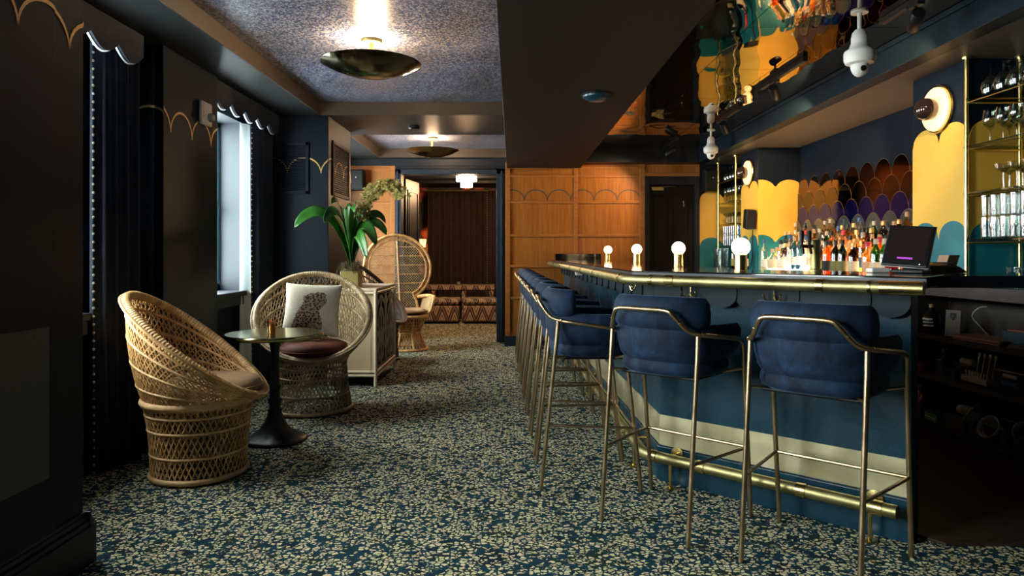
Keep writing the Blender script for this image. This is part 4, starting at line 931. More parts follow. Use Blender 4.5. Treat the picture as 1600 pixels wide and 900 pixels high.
obj('napkins', b, M['paper'], nb); obj('holder', MB().box(-.045, .045, -.035, .045, 0, .018), M['black'], nb)
lt = thing('white_card_tray', 'small white tray left of the till foot', 'tray', (1.79, 3.33, 1.151)); obj('tray', MB().box(-.05, .04, -.03, .03, 0, .022), M['white'], lt, bevel=.006)
hs = thing('bar_tool_strap', 'black handset hanging beside the far yellow pier', 'handset', (2.735, 7.70, 1.50)); obj('handset', MB().bx((-.055, 0, .12), (.11, .13, .22), M4=Matrix.Rotation(R(10), 4, 'X')), M['black'], hs, bevel=.015)
obj('cord', MB().tube(smoothpath([(-.02, .0, .0), (-.03, -.02, -.15), (-.02, .01, -.28), (-.03, .03, -.40)], 5), .006, 8), M['black'], hs)

# ------------------------------------------------------------ things on the under-counter shelves (from far-left to near-right)
def at(y, dx=.10): return (fx(y)+dx, y)
Z1, Z2, Z3 = .7065, .4415, .1415
x, y = at(4.62); t = thing('lettered_jar', 'dark glass jug bottle with white markings on the upper under-counter shelf', 'bottle', (x, y, Z1))
obj('jug', MB().lathe([(.0, 0), (.05, 0), (.058, .01), (.060, .09), (.045, .125), (.014, .15), (.012, .175), (0, .175)], 22), mat('dark_brown_glass', (.03, .012, .008), .12), t, smooth=True)
obj('stopper', MB().lathe([(.013, .17), (.015, .19), (0, .195)], 12), M['cork'] if 'cork' in M else M['c_cork'], t, smooth=True)
b = MB()
for r_ in range(3):
    for k in range(7): a = pi+.1+k*.16+r_*.05; b.bx((.0595*cos(a), .0595*sin(a), .095-r_*.022), (.002, .007, .010), a)
obj('printed_marks', b, M['white'], t)
x, y = at(4.50, .2); t = thing('wall_socket', 'white socket plate with a grey cable under the back counter', 'socket', (fx(4.42)+.365, 4.42, .845)); obj('plate', MB().box(-.0, .012, -.04, .04, 0, .10), M['cream'], t, bevel=.003); obj('cable', MB().tube(smoothpath([(-.01, .0, .05), (-.05, .06, .04), (-.07, .10, -.02), (-.05, .04, -.09), (-.06, -.04, -.130)], 6), .004, 8), M['cream'], t)
x, y = at(4.36, .06); t = thing('card_sign', 'upright grey card with a small dark crest on the upper under-counter shelf', 'card', (x, y, Z1), R(-52)); obj('card', MB().bx((0, 0, .088), (.085, .006, .17), M4=Matrix.Rotation(R(-8), 4, 'X')), M['cardgrey'], t)
cr_ = MB().add([(-.016, -.0, .155), (.016, 0, .155), (.017, 0, .13), (0, 0, .105), (-.017, 0, .13)], [(0, 1, 2, 3, 4)]); cr_.v = [(a, -.0045+(c_-.088)*.14-.001, c_) for a, bb_, c_ in cr_.v]; obj('crest', cr_, M['black'], t); obj('crest_spot', MB().ball((.003, .002, .135), .006, 8, 6), M['green'], t)
for i, (yy, zz, lab) in enumerate(((4.14, Z1, 'lower terracotta folder lying on the upper under-counter shelf'), (4.15, Z1+.014, 'upper terracotta folder stacked on another on the under-counter shelf'))):
    x, y = at(yy, .10); t = thing('folder', lab, 'folder', (x, y, zz), R(6+i*3)); obj('cover', MB().box(-.09, .12, -.20, .16, 0, .0125), M['folder'], t, bevel=.002); obj('pages', MB().box(-.087, .117, -.204, .163, .003, .0095), M['paper'], t)
x, y = at(3.82, .20); t = thing('storage_box', 'dark teal box with a metal latch on the upper under-counter shelf', 'box', (x, y-.02, Z1), R(4)); obj('box', MB().box(-.10, .12, -.28, .22, 0, .085), M['tealbox'], t, bevel=.004); obj('latch', MB().box(-.106, -.10, -.03, .03, .045, .065), M['brass'], t, bevel=.002)
t = thing('folder', 'terracotta folder lying on top of the teal box', 'folder', (x, y-.02, Z1+.0855), R(10)); obj('cover', MB().box(-.09, .10, -.26, .18, 0, .012), M['folder'], t, bevel=.002); obj('pages', MB().box(-.085, .095, -.262, .183, .003, .009), M['cardgrey'], t)
x, y = at(3.72, .07); t = thing('paper_pad', 'grey leaflets fanned in front of the teal box', 'leaflets', (x-.03, y+.06, Z1), R(25)); b = MB()
for i in range(5): b.bx((i*.006, 0, .004+i*.005), (.06, .16, .003), i*.08)
obj('leaflets', b, M['cardgrey'], t)
# shelf 2
x, y = at(4.66, .05); t = thing('ring_mug', 'small orange brown mug at the left end of the middle shelf', 'mug', (x+.02, y, Z2)); obj('mug', MB().lathe([(.025, 0), (.034, .01), (.036, .06), (.034, .06), (.030, .012), (0, .01)], 18, cap=False), M['orange'], t, smooth=True); obj('handle', MB().tube([(-.03, 0, .05), (-.055, 0, .045), (-.055, 0, .02), (-.032, 0, .015)], .004, 8), M['orange'], t)
x, y = at(4.52, .12); t = thing('decanter', 'dark square decanter with a stopper on the middle shelf', 'bottle', (x, y, Z2)); obj('decanter', MB().box(-.038, .038, -.038, .038, 0, .10).lathe([(.03, .10), (.014, .125), (.013, .145)], 14), mat('smoked_decanter_glass', (.05, .03, .02), .15), t, bevel=.006); obj('stopper', MB().lathe([(.012, .143), (.020, .155), (.020, .17), (0, .178)], 14), M['c_cork'], t, smooth=True)
for k in range(3): x, y = at(4.47-.06*k, .05); o = gp['highball'].copy(); C.objects.link(o); o.location = (x, y, Z2); o.rotation_euler = (0, 0, 0); o.scale = (1, 1, .55); tag(o, 'short glass on the middle under-counter shelf, %s from the decanter' % ORD[k], 'glass', 'short glasses under the counter')
x, y = at(4.30, .13); t = thing('black_bin', 'black bin holding bar strainers on the middle shelf', 'bin', (x, y, Z2)); obj('bin', MB().box(-.06, .06, -.07, .07, 0, .10), M['basket'], t, bevel=.004); obj('paper_roll', MB().tube([(-.02, -.06, .118), (-.02, .05, .118)], .02, 12), M['cream'], t, smooth=True)
x, y = at(4.16, .07); t = thing('utensil_caddy', 'cream wooden caddy of upright white pegs on the middle shelf', 'caddy', (x, y, Z2), R(-2)); obj('tray', MB().box(-.03, .05, -.12, .12, .012, .045), M['cream'], t, bevel=.003); obj('feet', MB().box(-.02, -.01, -.11, -.10, 0, .012).box(-.02, -.01, .10, .11, 0, .012).box(.03, .04, -.11, -.10, 0, .012).box(.03, .04, .10, .11, 0, .012), M['iron'], t)
for k in range(8): obj('peg', MB().tube([(-.01, -.10+k*.028, .04), (-.01, -.10+k*.028, .078)], .006, 8), M['white'], t)
b = MB()
for k in range(4): b.tube([(.03, -.08+k*.05, .04), (.05, -.085+k*.05, .17)], .004, 6); b.ball((.05, -.085+k*.05, .175), .014, 8, 6, sc=(.4, 1, 1.2))
obj('bar_spoon', b, M['strip'], t, smooth=True)
x, y = at(3.86, .08); t = thing('plastic_basket', 'black perforated basket with a pale hand hole and blue label on the middle shelf', 'basket', (x, y, Z2), R(4)); obj('basket', MB().box(-.06, .16, -.17, .13, 0, .135), M['basket'], t, bevel=.008); obj('hand_hole', MB().box(-.0625, -.058, -.05, .05, .095, .115), M['cream'], t, bevel=.008); obj('blue_label', MB().box(-.063, -.058, -.055, .055, .052, .075), M['lightblue_shirt'], t)
# shelf 3
x, y = at(4.66, .05); t = thing('carved_figurine', 'small orange brown carved figurine on the lowest shelf', 'figurine', (x, y, Z3)); obj('body', MB().lathe([(.028, 0), (.030, .02), (.018, .05), (.030, .09), (.034, .12), (.026, .155), (.014, .17)], 14).ball((-.005, 0, .192), .026, 12, 8).ball((-.02, 0, .185), .012, 8, 6).ball((0, .024, .20), .009, 8, 6).ball((0, -.024, .20), .009, 8, 6), M['orange'], t, smooth=True)
obj('arm', MB().tube(smoothpath([(0, -.03, .14), (-.03, -.045, .10), (-.03, -.015, .075)], 5), .009, 8).tube(smoothpath([(0, .03, .14), (-.035, .04, .11), (-.04, .02, .15)], 5), .009, 8), M['orange'], t, smooth=True)
x, y = at(4.50, .04); t = thing('card_box', 'small green and blue printed box on the lowest shelf', 'box', (x, y, Z3), R(-4)); obj('box', MB().box(-.03, .06, -.08, .07, 0, .05), M['green'], t, bevel=.003); obj('lid_flap', MB().bx((.01, 0, .055), (.09, .14, .003), M4=Matrix.Rotation(R(12), 4, 'Y')), M['lightblue_shirt'], t); obj('white_stripe', MB().box(-.032, -.030, -.07, .06, .018, .026), M['white'], t)
for (yy, w, lab) in ((4.30, .085, 'black perforated basket of paper cups on the lowest shelf'), (4.03, .15, 'black perforated basket under the white pitchers on the lowest shelf'), (3.74, .10, 'black perforated basket of clear bags, rightmost on the lowest shelf')):
    x, y = at(yy, .07); t = thing('plastic_basket', lab, 'basket', (x, y, Z3), R(4)); b = MB(); H = .085
    b.box(-.05, .17, -w, w, 0, .006).box(-.05, -.046, -w, w, 0, H).box(.166, .17, -w, w, 0, H).box(-.05, .17, -w, -w+.004, 0, H).box(-.05, .17, w-.004, w, 0, H); obj('basket', b, M['basket'], t)
    obj('rim', MB().tube([(-.05, -w, H), (.17, -w, H), (.17, w, H), (-.05, w, H)], .005, 6, closed=True), M['black'], t)
def ax_to(v): return Vector(v).to_track_quat('Z', 'Y').to_matrix().to_4x4()
x, y = at(4.24, .11); t = thing('paper_cup_stack', 'pale stack of nested paper cups lying in its basket', 'cups', (x, y+.06, Z3+.085)); b = MB()
for k in range(8): b.lathe([(.026, 0), (.036, .06), (.038, .06), (.038, .065), (.034, .062)], 16, (0, .08-k*.026, .02), ax=ax_to((0, -1, .02)), cap=False)
obj('cups', b, M['cream'], t, smooth=True)
for k, (dy, dz, an, s, lab) in enumerate(((.09, .06, (-.5, .6, .5), 1.15, 'white plastic pitcher lying tilted, leftmost in its basket'), (-.02, .035, (-.8, -.1, .45), 1.0, 'white ribbed plastic bowl in front among the pitchers'), (-.13, .05, (-.2, -.7, .35), .9, 'white plastic scoop leaning at the right of the pitchers'))):
    x, y = at(4.03+dy, .10); t = thing('white_pitcher', lab, 'pitcher', (x, y, Z3+dz)); obj('vessel', MB().lathe([(.035*s, 0), (.045*s, .01), (.062*s, .10), (.072*s, .11), (.068*s, .112), (.058*s, .10), (.04*s, .014), (0, .01)], 24, ax=ax_to(an), cap=False), M['white'], t, smooth=True)
    obj('band', MB().lathe([(.0635*s, .098), (.0665*s, .101), (.0635*s, .104)], 24, ax=ax_to(an), cap=False), M['cream'], t, smooth=True)
x, y = at(3.74, .08); t = thing('clear_bag', 'crumpled clear bag inside the rightmost lowest basket', 'bag', (x+.03, y, Z3+.01)); obj('bag', MB().ball((0, 0, .065), .075, 14, 10, sc=(1, 1, .85)), M['glass'], t, smooth='all'); obj('knot', MB().lathe([(.006, .12), (.018, .145), (.02, .15)], 10), M['glass'], t)

# ------------------------------------------------------------ rattan chairs
def strands(mb, S, n, twist, seg, r, k=4, v0=0., v1=1., flip=True):
    for sgn in ((1, -1) if flip else (1,)):
        for i in range(n):
            u0 = i/n; mb.tube([S((u0+sgn*twist*(v0+(v1-v0)*j/seg)) % 1, v0+(v1-v0)*j/seg) for j in range(seg+1)], r, k, caps=False)
def band(mb, S, v, r, n=44, k=6, out=0.):
    mb.tube([S(i/n, v) for i in range(n)], r, k, closed=True)
def hoop_chair(label, loc, rz, hs, mats, rt=.29, rb=.265, zs=.43, lat=.435, off=-.03, top=1.0):
    mw, ml = mats; t = thing('rattan_chair', label, 'chair', loc, rz)
    H = lambda a: Vector((off+(.365+off/2)*cos(a) if False else off+.35*cos(a), lat*sin(a), (top+zs+.01)/2-(top-zs-.01)/2*cos(a)))
    Rg = lambda a: Vector((rt*cos(a), rt*sin(a), zs))
    def Sup(u, v):
        a = 2*pi*u; p, q = Rg(a), H(a); w = v**.82; r = p.lerp(q, v); xy = p.lerp(q, w); bul = .02*sin(pi*v)
        return Vector((xy.x+bul*cos(a), xy.y+bul*sin(a), r.z))
    def Sb(u, v):
        a = 2*pi*u; r = rb+(rt-rb)*v-.012*sin(pi*v); return Vector((r*cos(a), r*sin(a), .012+(zs-.02)*v))
    b = MB(); strands(b, Sup, 76, .13, 10, .0040); strands(b, Sup, 60, 0, 8, .0034, flip=False); obj('back_weave', b, mw, t)
    b = MB()
    for v in (.18, .42, .66, .86): band(b, Sup, v, .0075)
    obj('back_band', b, ml, t, smooth='all')
    b = MB(); N = 64; rim = [H(2*pi*i/N) for i in range(N)]; b.tube(rim, .023, 10, closed=True)
    obj('rim', b, ml, t, smooth='all')
    b = MB()
    for i in range(150):       # wrapping bands round the rim
        a = 2*pi*i/150; p = H(a); q = H(a+.012); d = (q-p).normalized(); b.tube([p, p+d*.009], .0246, 8)
    b.tube([H(2*pi*i/N)+Vector((cos(2*pi*i/N)*.028, sin(2*pi*i/N)*.028, .004)) for i in range(N)], .008, 6, closed=True)
    obj('rim_wrapping', b, mw, t, smooth='all')
    b = MB(); strands(b, Sb, 54, .11, 10, .0042); obj('base_weave', b, mw, t)
    b = MB()
    for v in (.33, .66, .86): band(b, Sb, v, .0075)
    band(b, Sb, .03, .016); obj('base_band', b, ml, t, smooth='all')
    b = MB(); b.tube([Rg(2*pi*i/48) for i in range(48)], .022, 8, closed=True)
    for i in range(100):
        a = 2*pi*i/100; p = Rg(a); b.tube([p+Vector((0, 0, -.028)), p+Vector((.004*cos(a), .004*sin(a), .0))+Vector((0, 0, .022))], .0075, 5)
    obj('seat_ring', b, ml, t, smooth='all')
    obj('seat_deck', MB().lathe([(.0, zs-.006), (rt-.005, zs-.006), (rt-.005, zs+.004), (0, zs+.004)], 36), mw, t)
    return t
def round_cushion(label, loc, r, h, m, rz=0, tilt=0):
    t = thing('seat_cushion', label, 'cushion', loc, rz); t.rotation_euler = (0, tilt, rz)
    prof = [(0, 0), (r*.7, .002), (r*.93, h*.22), (r, h*.5), (r*.95, h*.76), (r*.75, h*.95), (r*.3, h), (.02, h*.93), (0, h*.92)]
    b = MB().lathe(prof, 40); b.v = [(x*(1+.03*sin(5*atan2(y, x))), y*(1+.03*sin(4*atan2(y, x)+1)), z+(.006*sin(3*atan2(y, x)) if z > h*.6 else 0)) for x, y, z in b.v]
    obj('cushion', b, m, t, smooth='all'); obj('piping', MB().tube([(r*1.0*cos(2*pi*i/40)*(1+.03*sin(5*2*pi*i/40)), r*1.0*sin(2*pi*i/40)*(1+.03*sin(4*2*pi*i/40+1)), h*.5) for i in range(40)], .005, 6, closed=True), m, t, smooth='all'); return t
hoop_chair('honey rattan barrel chair in the left foreground, seen from its side', (-1.765, 3.86, 0), R(9), 1.0, (M['wicker'], M['wickerlight']), .285, .25, .43, lat=.36, off=-.015, top=1.01)
round_cushion('tan velvet cushion on the foreground rattan chair', (-1.700, 3.865, .440), .262, .115, M['tan'])
hoop_chair('round backed rattan chair behind the cafe table holding a cream pillow', (-1.58, 5.42, 0), R(-76), 1.0, (M['wicker2'], M['wicker2']), .26, .305, .42, top=1.065)
round_cushion('rust brown velvet cushion on the rattan chair behind the cafe table', (-1.560, 5.35, .430), .262, .125, M['rust'])
hoop_chair('dark stained rattan chair half hidden behind the white cabinet', (-1.585, 7.90, 0), R(-14), 1.0, (M['wickerdark'], M['wickerdark']), .27, .27, .43, top=1.14)
# pillow with a spotted cat print
pl = thing('throw_pillow', 'cream square pillow with a spotted cat picture on the rattan chair', 'pillow', (-1.60, 5.47, .79)); pl.rotation_euler = (R(-24), R(3), R(11))
cat = [(-.15, -.21), (-.13, -.13), (-.118, -.095), (-.113, -.063), (-.092, -.032), (-.073, 0), (-.063, .032), (-.075, .050), (-.073, .068), (-.06, .079), (-.048, .074), (-.041, .090), (-.013, .097), (.020, .097), (.035, .112), (.052, .104), (.085, .104), (.101, .085), (.108, .05), (.114, .030), (.105, .010), (.09, -.008), (.078, -.026), (.058, -.047), (.062, -.08), (.076, -.11), (.088, -.16), (.09, -.21)]
def inpoly(x, y, P):
    c = False; j = len(P)-1
    for i in range(len(P)):
        if (P[i][1] > y) != (P[j][1] > y) and x < (P[j][0]-P[i][0])*(y-P[i][1])/(P[j][1]-P[i][1]+1e-12)+P[i][0]: c = not c
        j = i
    return c
b = MB(); N = 56
for side in (-1, 1):
    def pf(u, v, side=side):
        a, c = 2*u-1, 2*v-1; th = .065*(max(0, 1-abs(a)**2.6)*max(0, 1-abs(c)**2.6))**.5
        k = 1-.07*(1-c*c)*abs(a)**4; k2 = 1-.07*(1-a*a)*abs(c)**4
        return (a*.222*k, side*th, c*.222*k2)
    i0 = len(b.f); b.grid(pf, N, N)
    if side == -1:
        for q in range(i0, len(b.f)):
            cx = sum(b.v[i][0] for i in b.f[q])/4; cz = sum(b.v[i][2] for i in b.f[q])/4
            if inpoly(cx, cz, [(x, z+.02) for x, z in cat]): b.mi[q] = 1
obj('pillow_case', b, [M['linen'], M['catprint']], pl, smooth='all')
# peacock chair in the back
def peacock(label, loc, rz):
    t = thing('peacock_chair', label, 'chair', loc, rz)
    cz, rz_, rx = 1.045, .43, .46
    def yb(z): return -.22-.14*max(0, (z-.5))          # back leans away
    out = []
    for i in range(33):
        a = -R(62)+(2*pi-2*R(28))*i/32; out.append((rx*cos(a), cz+rz_*sin(a)))
    out = [(.25, .50), (.235, .60)]+out[:]+[(-.235, .60), (-.25, .50)]
    pts = [Vector((x, yb(z), z)) for x, z in out]; sm = smoothpath(pts, 3)
    obj('back_rim', MB().tube(sm, .020, 8), M['wicker'], t, smooth='all')
    ins = [Vector((p.x*.87, p.y+.004, (p.z-1.0)*.87+1.0)) for p in sm if p.z > .6]
    obj('inner_rim', MB().tube(ins, .011, 8), M['wicker'], t, smooth='all')
    b = MB()
    for p in [q for q in sm if q.z > .62][::1]:
        q = Vector((p.x*.87, p.y+.004, (p.z-1.0)*.87+1.0)); b.tube([q, (p+q)/2+Vector((.008, 0, 0)), p], .006, 5)
    obj('rim_lace', b, M['wicker'], t)
    b = MB(); poly = [(p.x, p.z) for p in sm]
    def clip(x0, z0, x1, z1):
        n = 40; run = []
        for i in range(n+1):
            x, z = x0+(x1-x0)*i/n, z0+(z1-z0)*i/n
            if inpoly(x, z, poly): run.append((x, yb(z)+.004, z))
            else:
                if len(run) > 1: b.tube(run[::max(1, len(run)//6)] if len(run) > 6 else run, .0032, 3, caps=False)
                run = []
        if len(run) > 1: b.tube([run[0], run[len(run)//2], run[-1]], .0032, 3, caps=False)
    for k in range(-34, 35): clip(k*.036-.5, .5, k*.036+.5, 1.5); clip(k*.036+.5, .5, k*.036-.5, 1.5)
    obj('back_weave', b, M['wicker2'], t)
    b = MB()
    for z in (.72, .84, .96, 1.08, 1.20, 1.32): w = rx*sqrt(max(0, 1-((z-cz)/rz_)**2))*.84 if z > .7 else .2; b.tube([(-w, yb(z), z), (w, yb(z), z)], .006, 6)
    b.tube([(0, yb(.5), .5), (0, yb(1.4), 1.40)], .012, 8); obj('back_brace', b, M['wickerlight'], t)
    Sb = lambda u, v: Vector(((.27-.09*sin(pi*v))*cos(2*pi*u), (.27-.09*sin(pi*v))*sin(2*pi*u), .015+.42*v))
    b = MB(); strands(b, Sb, 34, .15, 8, .0042); band(b, Sb, 0, .018); band(b, Sb, 1, .020); band(b, Sb, .5, .012); obj('base', b, M['wicker'], t)
    b = MB()
    for k in range(8): a = 2*pi*k/8; b.tube([Sb(k/8, 0), Sb(k/8, .5), Sb(k/8, 1)], .013, 6)
    obj('leg', b, M['wicker'], t)
    obj('seat', MB().lathe([(0, .425), (.27, .425), (.285, .44), (.27, .455), (0, .458)], 30), M['weave'], t, smooth=True)
    for s in (-1, 1):
        obj('armrest', MB().tube(smoothpath([(s*.25, -.22, .66), (s*.32, -.05, .68), (s*.33, .12, .67), (s*.29, .20, .63), (s*.28, .20, .57), (s*.29, .13, .50), (s*.26, .10, .45)], 5), .024, 8), M['wicker'], t, smooth='all')
        bb_ = MB(); bb_.grid(lambda u, v: (s*(.27+.045*v), -.20+.30*u, .46+.21*v), 8, 4); obj('arm_panel', bb_, M['weave'], t, solid=.006)
    return t
peacock('tall peacock rattan chair with a balloon back beyond the white cabinet', (-1.36, 8.78, 0), R(-150))
round_cushion('orange tan seat cushion on the peacock chair', (-1.36, 8.78, .459), .25, .07, M['tan'])

# ------------------------------------------------------------ cafe table
ct = thing('cafe_table', 'round brass topped cafe table on a black fluted pedestal', 'table', (-1.58, 4.55, 0))
obj('tabletop', MB().lathe([(0, .683), (.302, .683), (.312, .687), (.315, .693), (.315, .708), (.311, .713), (0, .713)], 64), noisy(mat('brushed_brass_tabletop', rough=.16, metal=1.), (.32, .32, .13), (.42, .41, .19), 5, 4, 0, rough=(.12, .22)), ct, smooth=True)
b = MB(); k = 64; prof = [(.205, 0), (.21, .006), (.205, .016), (.18, .024), (.14, .04), (.095, .075), (.065, .12), (.048, .165), (.042, .19)]
vs = []
for r_, z in prof:
    for j in range(k):
        a = 2*pi*j/k; fl = 1+.055*abs(sin(6*a))*(1 if .02 < z < .17 else 0); vs.append((r_*fl*cos(a), r_*fl*sin(a), z))
b.add(vs, [(i*k+j, i*k+(j+1) % k, (i+1)*k+(j+1) % k, (i+1)*k+j) for i in range(len(prof)-1) for j in range(k)]+[tuple(range(k))[::-1]])
obj('pedestal_base', b, M['iron'], ct, smooth='all')
obj('column', MB().lathe([(.042, .185), (.048, .195), (.048, .205), (.036, .215), (.040, .25), (.046, .262), (.046, .272), (.034, .285), (.031, .33), (.040, .35), (.040, .36), (.029, .375), (.028, .60), (.036, .64), (.055, .665), (.06, .683)], 24), M['iron'], ct, smooth='all')
b = MB()
for k in range(4): b.bx((.07*cos(pi/4+k*pi/2), .07*sin(pi/4+k*pi/2), .676), (.14, .022, .012), pi/4+k*pi/2)
obj('top_bracket', b, M['iron'], ct)
cd = thing('candle_holder', 'small copper votive cup on the cafe table', 'candle holder', (-1.585, 4.50, .7135)); obj('cup', MB().lathe([(0, 0), (.022, 0), (.025, .004), (.029, .085), (.0275, .085), (.0235, .008), (0, .006)], 28, cap=False), M['copper'], cd, smooth=True)
obj('candle', MB().lathe([(0, .008), (.0225, .008), (.0225, .045), (0, .045)], 20), M['cream'], cd)

# ------------------------------------------------------------ white rattan cabinet with orchid
cb_ = thing('rattan_cabinet', 'whitewashed cane cabinet with carved fretwork doors by the far pier', 'cabinet', (-1.49, 6.86, 0)); X0, X1, Y0, Y1, H = -.225, .225, -.51, .51, .90
obj('body', MB().box(X0+.01, X1-.045, Y0+.012, Y1-.012, .09, H-.012).box(X1-.05, X1-.01, Y0+.012, Y0+.03, .09, H-.012), M['cane'], cb_)
obj('top', MB().box(X0, X1+.005, Y0-.005, Y1+.005, H-.012, H+.012), M['bamboo'], cb_, bevel=.006)
b = MB()
for x in (X0+.015, X1-.005):
    for y in (Y0+.005, Y1-.005): b.tube([(x, y, 0), (x, y, H-.01)], .017, 12)
for z in (.10, .135, H-.03):
    b.tube([(X0, Y0, z), (X1, Y0, z)], .013, 10); b.tube([(X1, Y0, z), (X1, Y1, z)], .013, 10)
obj('frame', b, M['bamboo'], cb_, smooth=True)
for s, (ya, yb_) in enumerate(((Y0+.03, -.005), (.005, Y1-.03))):
    d = obj('door', MB().box(X1-.042, X1-.036, ya, yb_, .155, H-.05), mat('dark_cabinet_recess', (.012, .008, .006), .9, spec=.1), cb_)
    b = MB(); f = X1-.004
    b.tube([(f, ya+.012, .165), (f, yb_-.012, .165), (f, yb_-.012, H-.06), (f, ya+.012, H-.06)], .009, 8, closed=True)
    yc = (ya+yb_)/2; w = (yb_-ya)/2-.02
    for k in (1., .5):
        pts = [(f, yc-w*k*cos(pi*i/14), .62+.20*k*sin(pi*i/14)) for i in range(15)]; b.tube([(f, yc-w*k, .20)]+pts+[(f, yc+w*k, .20)], .006, 6)
    for sg in (-1, 1):
        b.tube(smoothpath([(f, yc, .18), (f, yc+sg*w*.5, .30), (f, yc+sg*w*.2, .45), (f, yc+sg*w*.65, .58), (f, yc, .72)], 5), .0065, 6)
        b.tube(smoothpath([(f, yc+sg*w*.95, .30), (f, yc+sg*w*.5, .42), (f, yc+sg*w*.95, .52)], 5), .006, 6)
        b.tube(smoothpath([(f, yc+sg*w*.95, .82), (f, yc+sg*w*.6, .76), (f, yc+sg*w*.2, .83)], 5), .006, 6)
    b.tube([(f, yc, .17), (f, yc, .84)], .008, 6)
    obj('fretwork', b, M['bamboo'], d, smooth=True)
pt = thing('potted_orchid', 'orchid with broad green leaves and yellow blooms in a square brass pot', 'plant', (-1.53, 6.50, .9125))
obj('planter', MB().box(-.085, .085, -.085, .085, 0, .16), M['planter'], pt, bevel=.004)
b = MB(); rl_ = random.Random(4)
b.ball((0, 0, .16), .085, 16, 8, sc=(1, 1, .45))
for i in range(120): a = rl_.uniform(0, 2*pi); r_ = rl_.uniform(.03, .12); b.tube([(.05*cos(a), .05*sin(a), .17), (r_*cos(a), r_*sin(a), .20+rl_.uniform(-.02, .06)), (r_*1.3*cos(a+.2), r_*1.3*sin(a+.2), .15+rl_.uniform(-.03, .06))], .0022, 3)
obj('moss', b, M['moss'], pt)
def leaf(tip, rise, w, base=(0, 0, .2), bendz=0., tilt=.85):
    p0 = Vector(base); p3 = Vector(tip); p1 = p0+Vector((tip[0]*.25, tip[1]*.25, rise)); p2 = p3+Vector((-tip[0]*.35, -tip[1]*.35, rise*.55+bendz)); b = MB(); N = 22
    P = [p0*(1-t)**3+p1*3*t*(1-t)**2+p2*3*t*t*(1-t)+p3*t**3 for t in [i/N for i in range(N+1)]]; rows = []
    for i, p in enumerate(P):
        t = i/N; d = (P[min(i+1, N)]-P[max(i-1, 0)]).normalized(); sd = d.cross(Vector((0, 0, 1))); sd = sd.normalized() if sd.length > .05 else Vector((1, 0, 0)); ud = sd.cross(d); sd = (sd*cos(tilt)+ud*sin(tilt)).normalized(); ud = sd.cross(d)
        ww = w*(.35+.65*min(1, t*2.2))*sqrt(max(0, 1-max(0, (t-.45)/.55)**2.4))+.001
        for k in (-1, -.5, 0, .5, 1): rows.append(p+sd*ww*k+ud*(.22*ww*(abs(k)**1.5)))
    b.add(rows, [(i*5+j, i*5+j+1, (i+1)*5+j+1, (i+1)*5+j) for i in range(N) for j in range(4)]); return b
for tip, rise, w in (((-.45, -.29, .56), .52, .060), ((-.16, -.36, .60), .46, .055), ((.26, -.12, .40), .50, .055), ((.34, -.02, .50), .42, .050), ((.08, -.22, .70), .40, .045), ((-.06, .06, .74), .30, .045), ((.30, .14, .62), .40, .05), ((-.12, -.26, .78), .32, .040), ((.16, .08, .72), .36, .045), ((.20, -.25, .28), .46, .05)):
    obj('leaf', leaf(tip, rise, w*1.05, tilt=.95 if tip[0] < 0 else -.95), M['leaf'], pt, smooth='all', solid=.002)
sp = smoothpath([(0.02, 0, .2), (.06, 0, .55), (.13, -.02, .80), (.24, -.03, .94), (.38, -.03, .985), (.50, -.03, .90)], 8)
stk = obj('flower_stem', MB().tube(sp, .004, 6), M['leaf'], pt, smooth='all')
b = MB(); rl_ = random.Random(8)
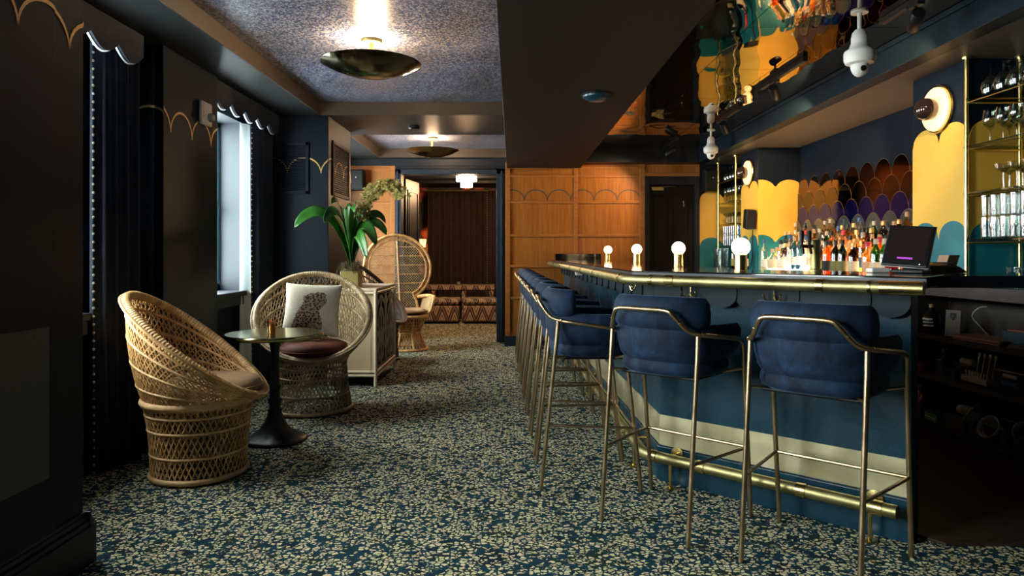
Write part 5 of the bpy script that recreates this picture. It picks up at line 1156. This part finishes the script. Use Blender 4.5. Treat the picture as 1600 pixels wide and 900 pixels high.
for i, p in enumerate(sp[12:]):
    for q in range(6):
        c = p+Vector((rl_.uniform(-.06, .06), rl_.uniform(-.05, .05), rl_.uniform(-.07, .05)))
        for k in range(5):
            a = 2*pi*k/5+rl_.random(); nx = Vector((cos(a), rl_.uniform(-.5, .5), sin(a))).normalized(); sd = Vector((-sin(a), 0, cos(a)))
            b.add([c, c+nx*.013+sd*.009, c+nx*.028, c+nx*.013-sd*.009], [(0, 1, 2, 3)])
obj('blossoms', b, M['bloom'], stk)

# ------------------------------------------------------------ back room furniture
def ottoman(label, x, y, w):
    t = thing('ottoman', label, 'ottoman', (x, y, 0)); h = w/2
    obj('base', MB().box(-h, h, -.26, .26, .035, .32), M['flame'], t, bevel=.03); obj('cushion', MB().box(-h-.01, h+.01, -.27, .27, .325, .44), M['flame'], t, bevel=.05)
    for a, c in ((-1, -1), (1, -1), (-1, 1), (1, 1)): obj('foot', MB().lathe([(.015, 0), (.02, .04)], 10, (a*(h-.06), c*.2, 0)), M['black'], t)
ottoman('left flame stitch ottoman under the back room table', -1.26, 12.15, .66)
ottoman('right flame stitch ottoman under the back room table', -.56, 12.15, .58)
tt = thing('console_table', 'flame stitch covered table standing in the back room', 'table', (-.94, 12.76, 0)); obj('tabletop', MB().box(-.64, .62, -.28, .28, .56, .64), M['flame'], tt, bevel=.008)
for a, c in ((-.5, -.22), (.06, -.22), (.56, -.22), (-.5, .22), (.56, .22)): obj('leg', MB().box(a-.04, a+.04, c-.04, c+.04, 0, .56), M['flame'], tt, bevel=.005)
cv = thing('votive_candle', 'small white votive on the back room table', 'candle holder', (-.99, 12.66, .641)); obj('cup', MB().lathe([(0, 0), (.034, 0), (.038, .07), (.035, .07), (.031, .01), (0, .01)], 18, cap=False), M['glass'], cv, smooth=True); obj('candle', MB().lathe([(0, .011), (.029, .011), (.031, .055), (0, .055)], 16), M['white'], cv)
wl_ = thing('wall_light', 'small glowing amber sconce on the floral wall in the back room', 'wall light', (-1.80, 13.88, 1.35)); obj('backplate', MB().box(-.03, .03, -.02, .01, -.06, .06), M['brass'], wl_); obj('shade', MB().lathe([(.05, 0), (.07, .16), (.066, .16), (.047, .0)], 20, (0, -.09, .0), cap=False), mat('glowing_amber_shade', (.8, .5, .2), .5, emit=(1, .5, .15), es=2.5), wl_, smooth=True); obj('arm', MB().tube([(0, 0, 0), (0, -.09, -.01), (0, -.09, .03)], .008, 8), M['brass'], wl_)
